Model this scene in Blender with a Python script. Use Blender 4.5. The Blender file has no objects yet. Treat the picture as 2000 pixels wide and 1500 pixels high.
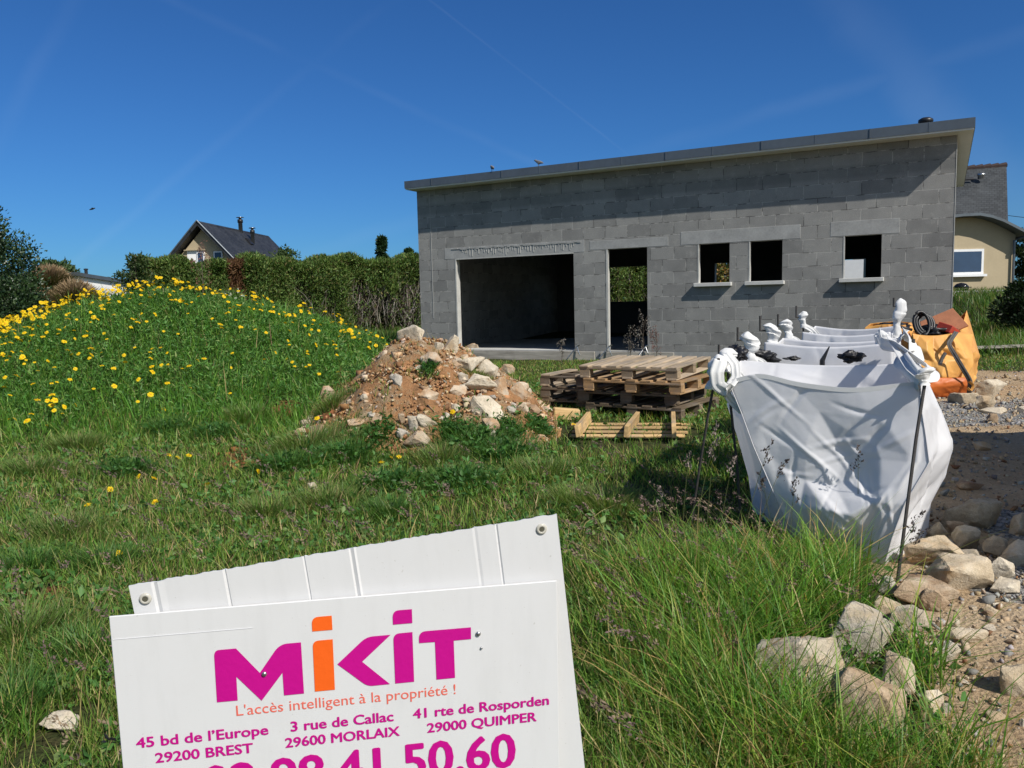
import bpy, bmesh, math, random
import numpy as np
from mathutils import Vector, Matrix, noise as mnoise
from mathutils.geometry import delaunay_2d_cdt
R_ = math.radians
rnd = random.Random(7)
rng = np.random.default_rng(11)
sc = bpy.context.scene
COL = sc.collection

# ------------------------------------------------------------------ camera
FPX, TH, RO, CAMH = 1561.0, R_(5.87), R_(1.36), 1.55
cam_d = bpy.data.cameras.new('camera'); cam = bpy.data.objects.new('camera', cam_d); COL.objects.link(cam)
cam_d.sensor_width = 36.0; cam_d.lens = FPX / 2000 * 36.0; cam_d.clip_end = 3000; cam_d.clip_start = 0.05
cam.matrix_world = Matrix.Translation((0, 0, CAMH)) @ Matrix.Rotation(R_(90) - TH, 4, 'X') @ Matrix.Rotation(-RO, 4, 'Z')
sc.camera = cam

# ------------------------------------------------------------------ building axes and sun
PSI = R_(28.37)
WR = Vector((math.cos(PSI), -math.sin(PSI), 0)); WN = Vector((-math.sin(PSI), -math.cos(PSI), 0))
CORNER = Vector((7.766, 14.104, 0))
sun_dir = (WN + WR * 2.5 + Vector((0, 0, 2.5))).normalized()
sun_el = math.asin(sun_dir.z)
sl = bpy.data.lights.new('sun', 'SUN'); sl.energy = 4.6; sl.angle = R_(0.53); sl.color = (1.0, 0.95, 0.87)
so = bpy.data.objects.new('sun', sl); COL.objects.link(so); so.location = (20, -20, 30)
so.rotation_euler = sun_dir.to_track_quat('Z', 'Y').to_euler()

# ------------------------------------------------------------------ world
w = bpy.data.worlds.new('World'); sc.world = w; w.use_nodes = True
nt = w.node_tree; nt.nodes.clear()
N_ = nt.nodes.new; L_ = nt.links.new
sky = N_('ShaderNodeTexSky'); sky.sky_type = 'NISHITA'; sky.sun_disc = False
sky.sun_elevation = sun_el; sky.sun_rotation = math.atan2(sun_dir.x, sun_dir.y)
sky.altitude = 0; sky.air_density = 1.0; sky.dust_density = 0.25; sky.ozone_density = 3.0
bg = N_('ShaderNodeBackground'); bg.inputs['Strength'].default_value = 0.085
out = N_('ShaderNodeOutputWorld')
tcw = N_('ShaderNodeTexCoord')
def contrail(nrm, width, strength):
    """a faint old vapour trail: a thin band round a great circle of the sky"""
    d = N_('ShaderNodeVectorMath'); d.operation = 'DOT_PRODUCT'; d.inputs[1].default_value = nrm
    ns = N_('ShaderNodeTexNoise'); ns.inputs['Scale'].default_value = 14; ns.inputs['Detail'].default_value = 5
    L_(tcw.outputs['Generated'], ns.inputs['Vector']); L_(tcw.outputs['Generated'], d.inputs[0])
    off = N_('ShaderNodeMath'); off.operation = 'MULTIPLY_ADD'; off.inputs[1].default_value = width * 1.2; off.inputs[2].default_value = -width * .6
    L_(ns.outputs['Fac'], off.inputs[0])
    ad = N_('ShaderNodeMath'); ad.operation = 'ADD'; L_(d.outputs['Value'], ad.inputs[0]); L_(off.outputs[0], ad.inputs[1])
    ab = N_('ShaderNodeMath'); ab.operation = 'ABSOLUTE'; L_(ad.outputs[0], ab.inputs[0])
    mr = N_('ShaderNodeMapRange'); mr.interpolation_type = 'SMOOTHSTEP'
    mr.inputs['From Min'].default_value = 0; mr.inputs['From Max'].default_value = width
    mr.inputs['To Min'].default_value = strength; mr.inputs['To Max'].default_value = 0
    L_(ab.outputs[0], mr.inputs['Value'])
    n2 = N_('ShaderNodeTexNoise'); n2.inputs['Scale'].default_value = 3.5; n2.inputs['Detail'].default_value = 3; L_(tcw.outputs['Generated'], n2.inputs['Vector'])
    r2 = N_('ShaderNodeMapRange'); r2.inputs['From Min'].default_value = .4; r2.inputs['From Max'].default_value = .65; L_(n2.outputs['Fac'], r2.inputs['Value'])
    mu = N_('ShaderNodeMath'); mu.operation = 'MULTIPLY'; L_(mr.outputs[0], mu.inputs[0]); L_(r2.outputs[0], mu.inputs[1])
    return mu

def ray(u, v):
    a, b = u - 1000, v - 750
    cr, sr = math.cos(RO), math.sin(RO)
    x = (cr * a - sr * b) / FPX; y = (sr * a + cr * b) / FPX
    c, s = math.cos(TH), math.sin(TH)
    return Vector((x, c - s * y, -s - c * y))
def aty(u, v, y):
    d = ray(u, v); return Vector((0, 0, CAMH)) + d * (y / d.y)
def atz(u, v, z):
    d = ray(u, v); return Vector((0, 0, CAMH)) + d * ((z - CAMH) / d.z)

def gc(a, b):
    return tuple(ray(*a).cross(ray(*b)).normalized())
trails = [contrail(gc((330, 0), (1000, 300)), .008, .035), contrail(gc((590, 145), (790, -20)), .009, .03), contrail(gc((840, 0), (1000, 125)), .0022, .05),
          contrail(gc((1300, 280), (1560, 200)), .014, .025), contrail(gc((60, 160), (150, 0)), .012, .02), contrail(gc((1950, 350), (1700, 60)), .04, .035)]
acc = trails[0]
for t in trails[1:]:
    m = N_('ShaderNodeMath'); m.operation = 'MAXIMUM'; L_(acc.outputs[0], m.inputs[0]); L_(t.outputs[0], m.inputs[1]); acc = m
tint = N_('ShaderNodeMix'); tint.data_type = 'RGBA'; tint.blend_type = 'MULTIPLY'; tint.inputs['Factor'].default_value = 1.0
SKY_TINT = (0.225, 0.53, 0.93, 1)
sdn = N_('ShaderNodeVectorMath'); sdn.operation = 'DOT_PRODUCT'; sdn.inputs[1].default_value = tuple(sun_dir); L_(tcw.outputs['Generated'], sdn.inputs[0])
sdm = N_('ShaderNodeMapRange'); sdm.interpolation_type = 'SMOOTHSTEP'; sdm.inputs['From Min'].default_value = .15; sdm.inputs['From Max'].default_value = .9; L_(sdn.outputs['Value'], sdm.inputs['Value'])
tsel = N_('ShaderNodeMix'); tsel.data_type = 'RGBA'; tsel.inputs['A'].default_value = SKY_TINT; tsel.inputs['B'].default_value = (1.25, 1.15, 1.0, 1)   # clear blue away from the sun, paler round it
L_(sdm.outputs[0], tsel.inputs['Factor']); L_(tsel.outputs['Result'], tint.inputs['B'])
L_(sky.outputs['Color'], tint.inputs['A'])
mixw = N_('ShaderNodeMix'); mixw.data_type = 'RGBA'; mixw.inputs['B'].default_value = (8.0, 9.5, 11, 1)
L_(acc.outputs[0], mixw.inputs['Factor']); L_(tint.outputs['Result'], mixw.inputs['A'])
L_(mixw.outputs['Result'], bg.inputs['Color']); L_(bg.outputs[0], out.inputs['Surface'])
sc.view_settings.view_transform = 'Standard'; sc.view_settings.look = 'None'
sc.view_settings.exposure = 0.12; sc.view_settings.gamma = 1.0; sc.view_settings.use_curve_mapping = False
sc.cycles.max_bounces = 6; sc.cycles.transparent_max_bounces = 6; sc.cycles.use_denoising = True

# ------------------------------------------------------------------ material helpers
def nmat(name):
    m = bpy.data.materials.new(name); m.use_nodes = True
    t = m.node_tree; t.nodes.clear()
    return m, t
class NT:
    def __init__(s, t): s.t = t
    def n(s, typ, **kw):
        nd = s.t.nodes.new('ShaderNode' + typ)
        for k, v in kw.items():
            if k in nd.inputs.keys(): nd.inputs[k].default_value = v
            else: setattr(nd, k, v)
        return nd
    def l(s, a, b): s.t.links.new(a, b)
    def noise(s, vec, scale, detail=4, rough=.55):
        nd = s.n('TexNoise'); nd.inputs['Scale'].default_value = scale; nd.inputs['Detail'].default_value = detail; nd.inputs['Roughness'].default_value = rough
        if vec is not None: s.l(vec, nd.inputs['Vector'])
        return nd.outputs['Fac']
    def ramp(s, fac, stops):
        nd = s.n('ValToRGB'); cr = nd.color_ramp
        while len(cr.elements) > 1: cr.elements.remove(cr.elements[0])
        cr.elements[0].position = stops[0][0]; cr.elements[0].color = (*stops[0][1], 1)
        for p, c in stops[1:]:
            e = cr.elements.new(p); e.color = (*c, 1)
        s.l(fac, nd.inputs[0]); return nd.outputs['Color']
    def mix(s, fac, a, b, blend='MIX'):
        nd = s.n('Mix'); nd.data_type = 'RGBA'; nd.blend_type = blend
        for k, x in (('Factor', fac), ('A', a), ('B', b)):
            if isinstance(x, (int, float)): nd.inputs[k].default_value = x
            elif isinstance(x, tuple): nd.inputs[k].default_value = (*x, 1) if len(x) == 3 else x
            else: s.l(x, nd.inputs[k])
        return nd.outputs['Result']
    def math(s, op, a, b=0.0, c=0.0):
        nd = s.n('Math'); nd.operation = op
        for i, x in enumerate((a, b, c)):
            if isinstance(x, (int, float)): nd.inputs[i].default_value = x
            else: s.l(x, nd.inputs[i])
        return nd.outputs[0]
    def rng(s, v, a, b, c=0., d=1.):
        nd = s.n('MapRange'); s.l(v, nd.inputs['Value'])
        for k, x in zip(('From Min', 'From Max', 'To Min', 'To Max'), (a, b, c, d)): nd.inputs[k].default_value = x
        return nd.outputs[0]
    def out(s, color, rough=.8, bump=None, bstr=.3, bdist=.01, metal=0., spec=.4, transl=0., tcol=None, **kw):
        p = s.n('BsdfPrincipled')
        if isinstance(color, tuple): p.inputs['Base Color'].default_value = (*color, 1)
        else: s.l(color, p.inputs['Base Color'])
        if isinstance(rough, (int, float)): p.inputs['Roughness'].default_value = rough
        else: s.l(rough, p.inputs['Roughness'])
        p.inputs['Metallic'].default_value = metal; p.inputs['Specular IOR Level'].default_value = spec
        for k, v in kw.items(): p.inputs[k.replace('_', ' ')].default_value = v
        nrm = None
        if bump is not None:
            b = s.n('Bump'); b.inputs['Strength'].default_value = bstr; b.inputs['Distance'].default_value = bdist
            s.l(bump, b.inputs['Height']); s.l(b.outputs[0], p.inputs['Normal']); nrm = b.outputs[0]
        sh = p.outputs[0]
        if transl:
            tr = s.n('BsdfTranslucent')
            tc = tcol if tcol is not None else color
            if isinstance(tc, tuple): tr.inputs['Color'].default_value = (*tc, 1)
            else: s.l(tc, tr.inputs['Color'])
            if nrm: s.l(nrm, tr.inputs['Normal'])
            mx = s.n('MixShader'); mx.inputs[0].default_value = transl
            s.l(sh, mx.inputs[1]); s.l(tr.outputs[0], mx.inputs[2]); sh = mx.outputs[0]
        o = s.n('OutputMaterial'); s.l(sh, o.inputs['Surface'])

def simple(name, col, rough=.7, var=.25, scale=6, bscale=60, bstr=.15, bdist=.005, metal=0., spec=.4, transl=0., **kw):
    """a plain colour broken up by two scales of noise and a fine bump"""
    m, t = nmat(name); g = NT(t)
    co = g.n('TexCoord').outputs['Object']
    n1 = g.noise(co, scale, 5); n2 = g.noise(co, scale * 7, 3)
    f = g.math('ADD', g.math('MULTIPLY', n1, .65), g.math('MULTIPLY', n2, .35))
    c = g.ramp(f, [(.3, tuple(x * (1 - var) for x in col)), (.7, tuple(min(.95, x * (1 + var)) for x in col))])
    g.out(c, rough, g.noise(co, bscale, 4), bstr, bdist, metal, spec, transl, **kw)
    return m

def vcol_mat(name, rough=.6, transl=.3, tmul=(1.2, 1.25, .5), spec=.3, sat=1.0):
    """leaf / blade colour stored per blade in the mesh attribute 'tone'"""
    m, t = nmat(name); g = NT(t)
    a = g.n('Attribute'); a.attribute_name = 'tone'
    tc = g.mix(1.0, a.outputs['Color'], tmul, 'MULTIPLY')
    g.out(a.outputs['Color'], rough, transl=transl, tcol=tc, spec=spec)
    return m

# ------------------------------------------------------------------ object helpers
def link_mesh(name, me, mat=None, parent=None):
    o = bpy.data.objects.new(name, me); COL.objects.link(o)
    if mat is not None:
        for m in (mat if isinstance(mat, (list, tuple)) else [mat]): me.materials.append(m)
    if parent is not None: o.parent = parent
    return o
def from_bm(name, bm, mat=None, parent=None, smooth=False):
    me = bpy.data.meshes.new(name)
    bm.normal_update(); bm.to_mesh(me); bm.free()
    if smooth: me.polygons.foreach_set('use_smooth', [True] * len(me.polygons))
    return link_mesh(name, me, mat, parent)
def from_np(name, V, F, mat=None, parent=None, tone=None, smooth=False):
    """V (n,3), F (m,k) with k = 3 or 4"""
    me = bpy.data.meshes.new(name); V = np.asarray(V, np.float32); F = np.asarray(F, np.int32); k = F.shape[1]
    me.vertices.add(len(V)); me.vertices.foreach_set('co', V.ravel())
    me.loops.add(F.size); me.loops.foreach_set('vertex_index', F.ravel())
    me.polygons.add(len(F)); me.polygons.foreach_set('loop_start', np.arange(0, F.size, k, dtype=np.int32))
    me.update(calc_edges=True)
    if smooth: me.polygons.foreach_set('use_smooth', np.ones(len(F), bool))
    if tone is not None:
        at = me.attributes.new('tone', 'FLOAT_COLOR', 'POINT')
        c = np.ones((len(V), 4), np.float32); c[:, :3] = tone; at.data.foreach_set('color', c.ravel())
    return link_mesh(name, me, mat, parent)
def empty(name, label, cat, loc=(0, 0, 0), rotz=0., group=None):
    o = bpy.data.objects.new(name, None); COL.objects.link(o); o.empty_display_size = .1
    o.location = loc; o.rotation_euler = (0, 0, rotz); return tag(o, label, cat, group)
def tag(o, label=None, cat=None, group=None, kind=None):
    if label: o['label'] = label
    if cat: o['category'] = cat
    if group: o['group'] = group
    if kind: o['kind'] = kind
    return o
def copy_thing(o):
    c = o.copy(); COL.objects.link(c)
    for ch in o.children:
        d = ch.copy(); COL.objects.link(d); d.parent = c
        for e in ch.children:
            f = e.copy(); COL.objects.link(f); f.parent = d
    return c
def box(bm, x0, x1, y0, y1, z0, z1, M=None, bev=0.):
    vs = [bm.verts.new((x, y, z)) for x in (x0, x1) for y in (y0, y1) for z in (z0, z1)]
    if M is not None:
        for v in vs: v.co = M @ v.co
    fs = [bm.faces.new([vs[i] for i in q]) for q in ((0, 1, 3, 2), (4, 6, 7, 5), (0, 4, 5, 1), (2, 3, 7, 6), (0, 2, 6, 4), (1, 5, 7, 3))]
    if bev:
        es = {e for f in fs for e in f.edges}
        bmesh.ops.bevel(bm, geom=list(es), offset=bev, segments=1, affect='EDGES', profile=.5)
    return vs
def bmbox(*a, **k):
    bm = bmesh.new(); box(bm, *a, **k); bmesh.ops.recalc_face_normals(bm, faces=bm.faces); return bm
def tube(bm, pts, rad, seg=8, cap=True):
    """round bar through points; rad a number or one per point"""
    pts = [Vector(p) for p in pts]; n = len(pts); rings = []
    rad = [rad] * n if isinstance(rad, (int, float)) else rad
    ref = Vector((.31, .17, .93))
    for i, p in enumerate(pts):
        d = (pts[min(i + 1, n - 1)] - pts[max(i - 1, 0)]).normalized()
        if abs(d.dot(ref)) > .95: ref = Vector((1, 0, 0))
        a = d.cross(ref).normalized(); b = d.cross(a).normalized(); ref = -a.cross(d) if False else ref
        rings.append([bm.verts.new(p + (a * math.cos(2 * math.pi * k / seg) + b * math.sin(2 * math.pi * k / seg)) * rad[i]) for k in range(seg)])
    for i in range(n - 1):
        for k in range(seg):
            bm.faces.new((rings[i][k], rings[i][(k + 1) % seg], rings[i + 1][(k + 1) % seg], rings[i + 1][k]))
    if cap:
        bm.faces.new(rings[0][::-1]); bm.faces.new(rings[-1])
    return rings
def bmtube(pts, rad, seg=8):
    bm = bmesh.new(); tube(bm, pts, rad, seg); bmesh.ops.recalc_face_normals(bm, faces=bm.faces); return bm
def lathe(profile, seg=16, ripple=0., twist=0., seed=0):
    bm = bmesh.new(); rings = []
    for r, z in profile:
        rings.append([bm.verts.new((r * (1 + ripple * math.sin(3 * a + twist * z + seed)) * math.cos(a), r * (1 + ripple * math.sin(3 * a + twist * z + seed)) * math.sin(a), z))
                      for a in (2 * math.pi * k / seg for k in range(seg))])
    for i in range(len(rings) - 1):
        for k in range(seg):
            bm.faces.new((rings[i][k], rings[i][(k + 1) % seg], rings[i + 1][(k + 1) % seg], rings[i + 1][k]))
    bm.faces.new(rings[0][::-1]); bm.faces.new(rings[-1]); bmesh.ops.recalc_face_normals(bm, faces=bm.faces); return bm

# ------------------------------------------------------------------ terrain function (numpy)
def sstep(a, b, x):
    t = np.clip((x - a) / (b - a), 0, 1); return t * t * (3 - 2 * t)
MX = np.array([-13, -11, -9.6, -7.7, -6.9, -6.15, -5.1, -4.6, -3.7, -2.9, -2.15, -1.7, -1.15, -.6])
MZ = np.array([0., .15, .42, .80, 1.08, 1.33, 1.45, 1.37, 1.19, .97, .66, .33, .08, 0.])
def vnoise(x, y, s, seed=0):
    """cheap smooth value noise from sines"""
    return (np.sin(x * s + 1.7 * np.sin(y * s * .8 + seed)) * np.cos(y * s * 1.1 + 1.3 * np.sin(x * s * .7 + seed * 2.1))) * .5
def ground(x, y):
    x = np.asarray(x, float); y = np.asarray(y, float)
    z = .19 * sstep(4.2, 9.5, y) + .05 * sstep(9, 17, y) + .36 * sstep(18, 28, y)
    s = (x - CORNER.x) * WR.x + (y - CORNER.y) * WR.y          # along the building front
    z = z + .16 * sstep(4, 9, x) * sstep(9, 14, y) + .68 * sstep(.3, 1.2, s + .25 * np.maximum(0, y - 21)) * sstep(15, 26, y)
    m = np.interp(x, MX, MZ)
    yc = 12.0 + .12 * (x + 5)
    b = np.where(y < yc, sstep(yc - 3.6, yc, y), 1 - sstep(yc, yc + 3.6, y))
    z = z + m * b * (1 + .06 * vnoise(x, y, 1.7, 3))
    z = z + .025 * vnoise(x, y, 1.9, 1) * sstep(0, 3, y) + .012 * vnoise(x, y, 6.1, 5)
    return z
PX = np.array([-2.42, -2.22, -2.05, -1.80, -1.53, -1.18, -.7, -.29, .12, .33, .52])
PZ = np.array([0, .08, .26, .50, .78, 1.01, .90, .64, .37, .15, 0.])
def pile_h(x, y):
    x = np.asarray(x, float); y = np.asarray(y, float)
    m = np.interp(x, PX, PZ) + .06 * vnoise(x, y, 5.3, 2) * np.minimum(1, np.interp(x, PX, PZ) * 4)
    yc = 9.25
    fe = 1.15 + .72 * np.sqrt(np.clip(1 - ((x + .95) / 1.45) ** 2, 0, 1)) + .16 * vnoise(x, y, 3.7, 7)
    t = np.where(y < yc, np.clip((y - yc + fe) / fe, 0, 1), np.clip((yc + 1.6 - y) / 1.6, 0, 1))
    return m * (t * (1.75 - .75 * t)) ** 1.05 + .05 * vnoise(x, y, 8., 3) * np.minimum(1, m * t * 3)
def surf(x, y):
    return ground(x, y) + pile_h(x, y)
def hit(u, v, y0=1.5, y1=60.):
    """where the line of sight through a photo pixel meets the ground or the dirt heap"""
    d = ray(u, v); t = y0 / d.y; step = .02 / d.y
    while t * d.y < y1:
        p = Vector((0, 0, CAMH)) + d * t
        if p.z <= float(surf(p.x, p.y)): return p
        t += step
    return Vector((0, 0, CAMH)) + d * t
def gz(x, y): return float(ground(x, y))
def sz(x, y): return float(surf(x, y))

# bare-earth track: right of this line (world x as a function of y)
_tp = [hit(u, v) for u, v in ((1845, 1500), (1800, 1400), (1765, 1290), (1715, 1190), (1690, 1120))]
TY = np.array([-8, 0] + [p.y for p in _tp] + [5.2, 6.4, 7.4, 8.6, 10.0, 12.0, 13.2])
TX = np.array([1.2, 1.45] + [p.x for p in _tp] + [2.2, 2.7, 3.2, 3.9, 4.6, 5.8, 9.0])
def track(x, y):
    """0 in the meadow, 1 on the bare track"""
    e = np.interp(y, TY, TX) + .12 * vnoise(x, y, 5., 4)
    a = sstep(-.12, .22, x - e) * (1 - sstep(12.3, 13.1, y + .12 * (x - 5) + .3 * vnoise(x, y, 2., 8)))
    return a
# yard round the new house: trodden, short grass
def gravel(x, y):
    yc = 8.9 + .1 * (x - 4.5) + .25 * vnoise(x, y, 3, 6)
    band = sstep(.95, .55, np.abs(y - yc)) * sstep(2.6, 3.2, x)
    p2 = sstep(.42, .25, np.hypot(x - 3.35, y - 5.1)) + sstep(.5, .3, np.hypot(x - 2.75, y - 4.15)) * .8
    return np.clip(band + p2, 0, 1)
exec_parts = []

# ------------------------------------------------------------------ materials
def mat_ground():
    m, t = nmat('earth_and_turf'); g = NT(t)
    co = g.n('TexCoord').outputs['Object']
    at = g.n('Attribute'); at.attribute_name = 'tone'
    sp = g.n('SeparateColor'); g.l(at.outputs['Color'], sp.inputs[0])
    n1 = g.noise(co, 1.3, 6); n2 = g.noise(co, 9, 5, .65); n3 = g.noise(co, 55, 4, .7)
    turf = g.ramp(n2, [(.3, (.020, .026, .010)), (.5, (.045, .055, .018)), (.7, (.085, .068, .032))])
    sand = g.ramp(g.math('ADD', g.math('MULTIPLY', n1, .5), g.math('MULTIPLY', n3, .5)), [(.33, (.26, .175, .10)), (.5, (.41, .30, .185)), (.66, (.52, .41, .28))])
    vo = g.n('TexVoronoi'); vo.inputs['Scale'].default_value = 42; g.l(co, vo.inputs['Vector'])
    vs = g.n('SeparateColor'); g.l(vo.outputs['Color'], vs.inputs[0])
    grav = g.ramp(vs.outputs[0], [(.0, (.10, .10, .10)), (.5, (.24, .235, .22)), (1., (.40, .385, .36))])
    soil = g.ramp(n2, [(.3, (.10, .042, .018)), (.7, (.24, .115, .052))])
    e1 = g.rng(g.math('ADD', sp.outputs[0], g.math('MULTIPLY', g.math('SUBTRACT', n2, .5), .9)), .4, .6)
    e2 = g.rng(g.math('ADD', sp.outputs[1], g.math('MULTIPLY', g.math('SUBTRACT', n2, .5), 1.1)), .4, .62)
    e3 = g.rng(g.math('ADD', sp.outputs[2], g.math('MULTIPLY', g.math('SUBTRACT', n2, .5), 1.1)), .4, .6)
    c = g.mix(e1, turf, sand); c = g.mix(e2, c, grav); c = g.mix(e3, c, soil)
    h = g.math('ADD', g.math('MULTIPLY', n3, .6), g.math('MULTIPLY', vo.outputs['Distance'], .5))
    h = g.math('ADD', h, g.math('MULTIPLY', n2, .8))
    g.out(c, .95, h, .8, .03, spec=.15)
    return m
def mat_soil():
    m, t = nmat('heap_soil'); g = NT(t)
    co = g.n('TexCoord').outputs['Object']
    n1 = g.noise(co, 2.2, 5); n2 = g.noise(co, 14, 6, .7); n3 = g.noise(co, 60, 4, .7)
    f = g.math('ADD', g.math('MULTIPLY', n1, .55), g.math('MULTIPLY', n2, .45))
    c = g.ramp(f, [(.28, (.11, .070, .040)), (.40, (.26, .145, .072)), (.48, (.42, .215, .10)), (.55, (.35, .235, .135)), (.63, (.47, .35, .22)), (.74, (.55, .44, .30))])
    h = g.math('ADD', g.math('MULTIPLY', n2, 1.), g.math('MULTIPLY', n3, .5))
    g.out(c, .95, h, 1.0, .05, spec=.1)
    return m
def mat_blocks(name, ax):
    """bare hollow concrete blocks 50 x 25 cm; ax = local axis that runs along the wall"""
    m, t = nmat(name); g = NT(t)
    co = g.n('TexCoord').outputs['Object']; s = g.n('SeparateXYZ'); g.l(co, s.inputs[0])
    wob = g.noise(co, 2.6, 3); wob2 = g.noise(co, 7, 3)
    cx = g.math('ADD', s.outputs[ax], g.math('MULTIPLY', g.math('SUBTRACT', wob, .5), .05))
    cz = g.math('ADD', g.math('ADD', s.outputs[2], -.134), g.math('MULTIPLY', g.math('SUBTRACT', wob2, .5), .016))
    cb = g.n('CombineXYZ'); g.l(cx, cb.inputs[0]); g.l(cz, cb.inputs[1])
    br = g.n('TexBrick'); br.offset = .5; br.offset_frequency = 2; br.squash = 1
    for k, v in (('Scale', 1.), ('Mortar Size', .0075), ('Mortar Smooth', .25), ('Bias', 0.), ('Brick Width', .5), ('Row Height', .25)): br.inputs[k].default_value = v
    br.inputs['Color1'].default_value = (0, 0, 0, 1); br.inputs['Color2'].default_value = (1, 1, 1, 1); br.inputs['Mortar'].default_value = (.5, .5, .5, 1)
    g.l(cb.outputs[0], br.inputs['Vector'])
    n1 = g.noise(co, .8, 5); n2 = g.noise(co, 5, 5, .6); n3 = g.noise(co, 85, 3, .7)
    v = g.n('SeparateColor'); g.l(br.outputs['Color'], v.inputs[0])
    f = g.math('ADD', g.math('MULTIPLY', v.outputs[0], .30), g.math('ADD', g.math('MULTIPLY', n1, .62), g.math('MULTIPLY', n2, .35)))
    c = g.ramp(f, [(.35, (.175, .175, .172)), (.65, (.262, .262, .255)), (.95, (.35, .348, .335))])
    # mortar: sometimes smeared pale, sometimes a dark open joint
    mj = g.mix(g.rng(n2, .44, .54), (.095, .095, .094), (.42, .415, .395))
    c = g.mix(g.math('MULTIPLY', br.outputs['Fac'], .9), c, mj)
    sm = g.rng(g.noise(co, 3.1, 6, .75), .54, .68)
    c = g.mix(g.math('MULTIPLY', sm, .45), c, (.40, .395, .37))
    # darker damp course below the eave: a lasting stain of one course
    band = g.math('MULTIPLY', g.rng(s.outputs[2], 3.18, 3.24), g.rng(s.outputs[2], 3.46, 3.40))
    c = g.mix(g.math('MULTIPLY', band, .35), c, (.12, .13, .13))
    c = g.mix(1., c, (1.015, 1.0, .98), 'MULTIPLY')
    spk = g.rng(n3, .35, .7, .80, 1.18)
    cs = g.n('CombineColor');
    for i in range(3): g.l(spk, cs.inputs[i])
    c = g.mix(1., c, cs.outputs[0], 'MULTIPLY')
    h = g.math('ADD', g.math('MULTIPLY', g.math('SUBTRACT', 1., br.outputs['Fac']), 1.), g.math('MULTIPLY', n3, .35))
    g.out(c, .95, h, .55, .012, spec=.2)
    return m
def mat_slate(name, col):
    m, t = nmat(name); g = NT(t)
    co = g.n('TexCoord').outputs['UV']
    br = g.n('TexBrick'); br.offset = .5
    for k, v in (('Scale', 1.), ('Mortar Size', .012), ('Brick Width', .22), ('Row Height', .14)): br.inputs[k].default_value = v
    br.inputs['Color1'].default_value = (*[x * .7 for x in col], 1); br.inputs['Color2'].default_value = (*[x * 1.35 for x in col], 1); br.inputs['Mortar'].default_value = (*[x * .3 for x in col], 1)
    g.l(co, br.inputs['Vector'])
    n = g.noise(g.n('TexCoord').outputs['Object'], 1.2, 5)
    c = g.mix(g.rng(n, .45, .7, 0, .4), br.outputs['Color'], tuple(x * 1.6 + .02 for x in col))
    g.out(c, .55, br.outputs['Fac'], -.6, .02, spec=.4)
    return m
def mat_wood(name, col, ax=0):
    m, t = nmat(name); g = NT(t)
    co = g.n('TexCoord').outputs['Object']; mp = g.n('Mapping'); sc_ = [14, 14, 14]; sc_[ax] = 1.2
    mp.inputs['Scale'].default_value = sc_; g.l(co, mp.inputs['Vector'])
    oi = g.n('ObjectInfo')
    mp2 = g.n('Vector' + 'Math'); mp2.operation = 'ADD'; g.l(mp.outputs[0], mp2.inputs[0]); g.l(oi.outputs['Random'], mp2.inputs[1])
    sc2 = g.n('VectorMath'); sc2.operation = 'SCALE'; g.l(oi.outputs['Location'], sc2.inputs[0]); sc2.inputs['Scale'].default_value = 37.
    ad = g.n('VectorMath'); ad.operation = 'ADD'; g.l(mp2.outputs[0], ad.inputs[0]); g.l(sc2.outputs[0], ad.inputs[1])
    n1 = g.noise(ad.outputs[0], 1.6, 5, .6); n2 = g.noise(co, 3, 4)
    c = g.ramp(n1, [(.3, tuple(x * .62 for x in col)), (.55, col), (.75, tuple(min(.9, x * 1.28) for x in col))])
    c = g.mix(g.rng(n2, .5, .68, 0., .55), c, (.25, .225, .195))
    v = g.rng(oi.outputs['Random'], 0, 1, .72, 1.15)
    cs = g.n('CombineColor')
    for i in range(3): g.l(v, cs.inputs[i])
    c = g.mix(1., c, cs.outputs[0], 'MULTIPLY')
    g.out(c, .8, n1, .35, .004, spec=.2)
    return m
def mat_rock(name, cols, stain, s0=.52, s1=.66):
    m, t = nmat(name); g = NT(t)
    co = g.n('TexCoord').outputs['Object']; oi = g.n('ObjectInfo')
    sc2 = g.n('VectorMath'); sc2.operation = 'SCALE'; g.l(oi.outputs['Location'], sc2.inputs[0]); sc2.inputs['Scale'].default_value = 11.
    ad = g.n('VectorMath'); ad.operation = 'ADD'; g.l(co, ad.inputs[0]); g.l(sc2.outputs[0], ad.inputs[1])
    v = ad.outputs[0]
    n1 = g.noise(v, 5, 6, .65); n2 = g.noise(v, 28, 6, .75); n3 = g.noise(v, 150, 3, .6)
    c = g.ramp(n1, [(.3, cols[0]), (.5, cols[1]), (.68, cols[2])])
    c = g.mix(g.rng(g.noise(v, 3.5, 5, .7), s0, s1, 0, .85), c, stain)
    spk = g.rng(g.math('ADD', g.math('MULTIPLY', n2, .6), g.math('MULTIPLY', n3, .4)), .3, .7, .68, 1.25)
    vv = g.math('MULTIPLY', spk, g.rng(oi.outputs['Random'], 0, 1, .82, 1.12))
    cs = g.n('CombineColor')
    for i in range(3): g.l(vv, cs.inputs[i])
    c = g.mix(1., c, cs.outputs[0], 'MULTIPLY')
    h = g.math('ADD', g.math('MULTIPLY', n1, .8), g.math('ADD', g.math('MULTIPLY', n2, .45), g.math('MULTIPLY', n3, .12)))
    g.out(c, .92, h, .9, .03, spec=.2)
    return m
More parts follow.
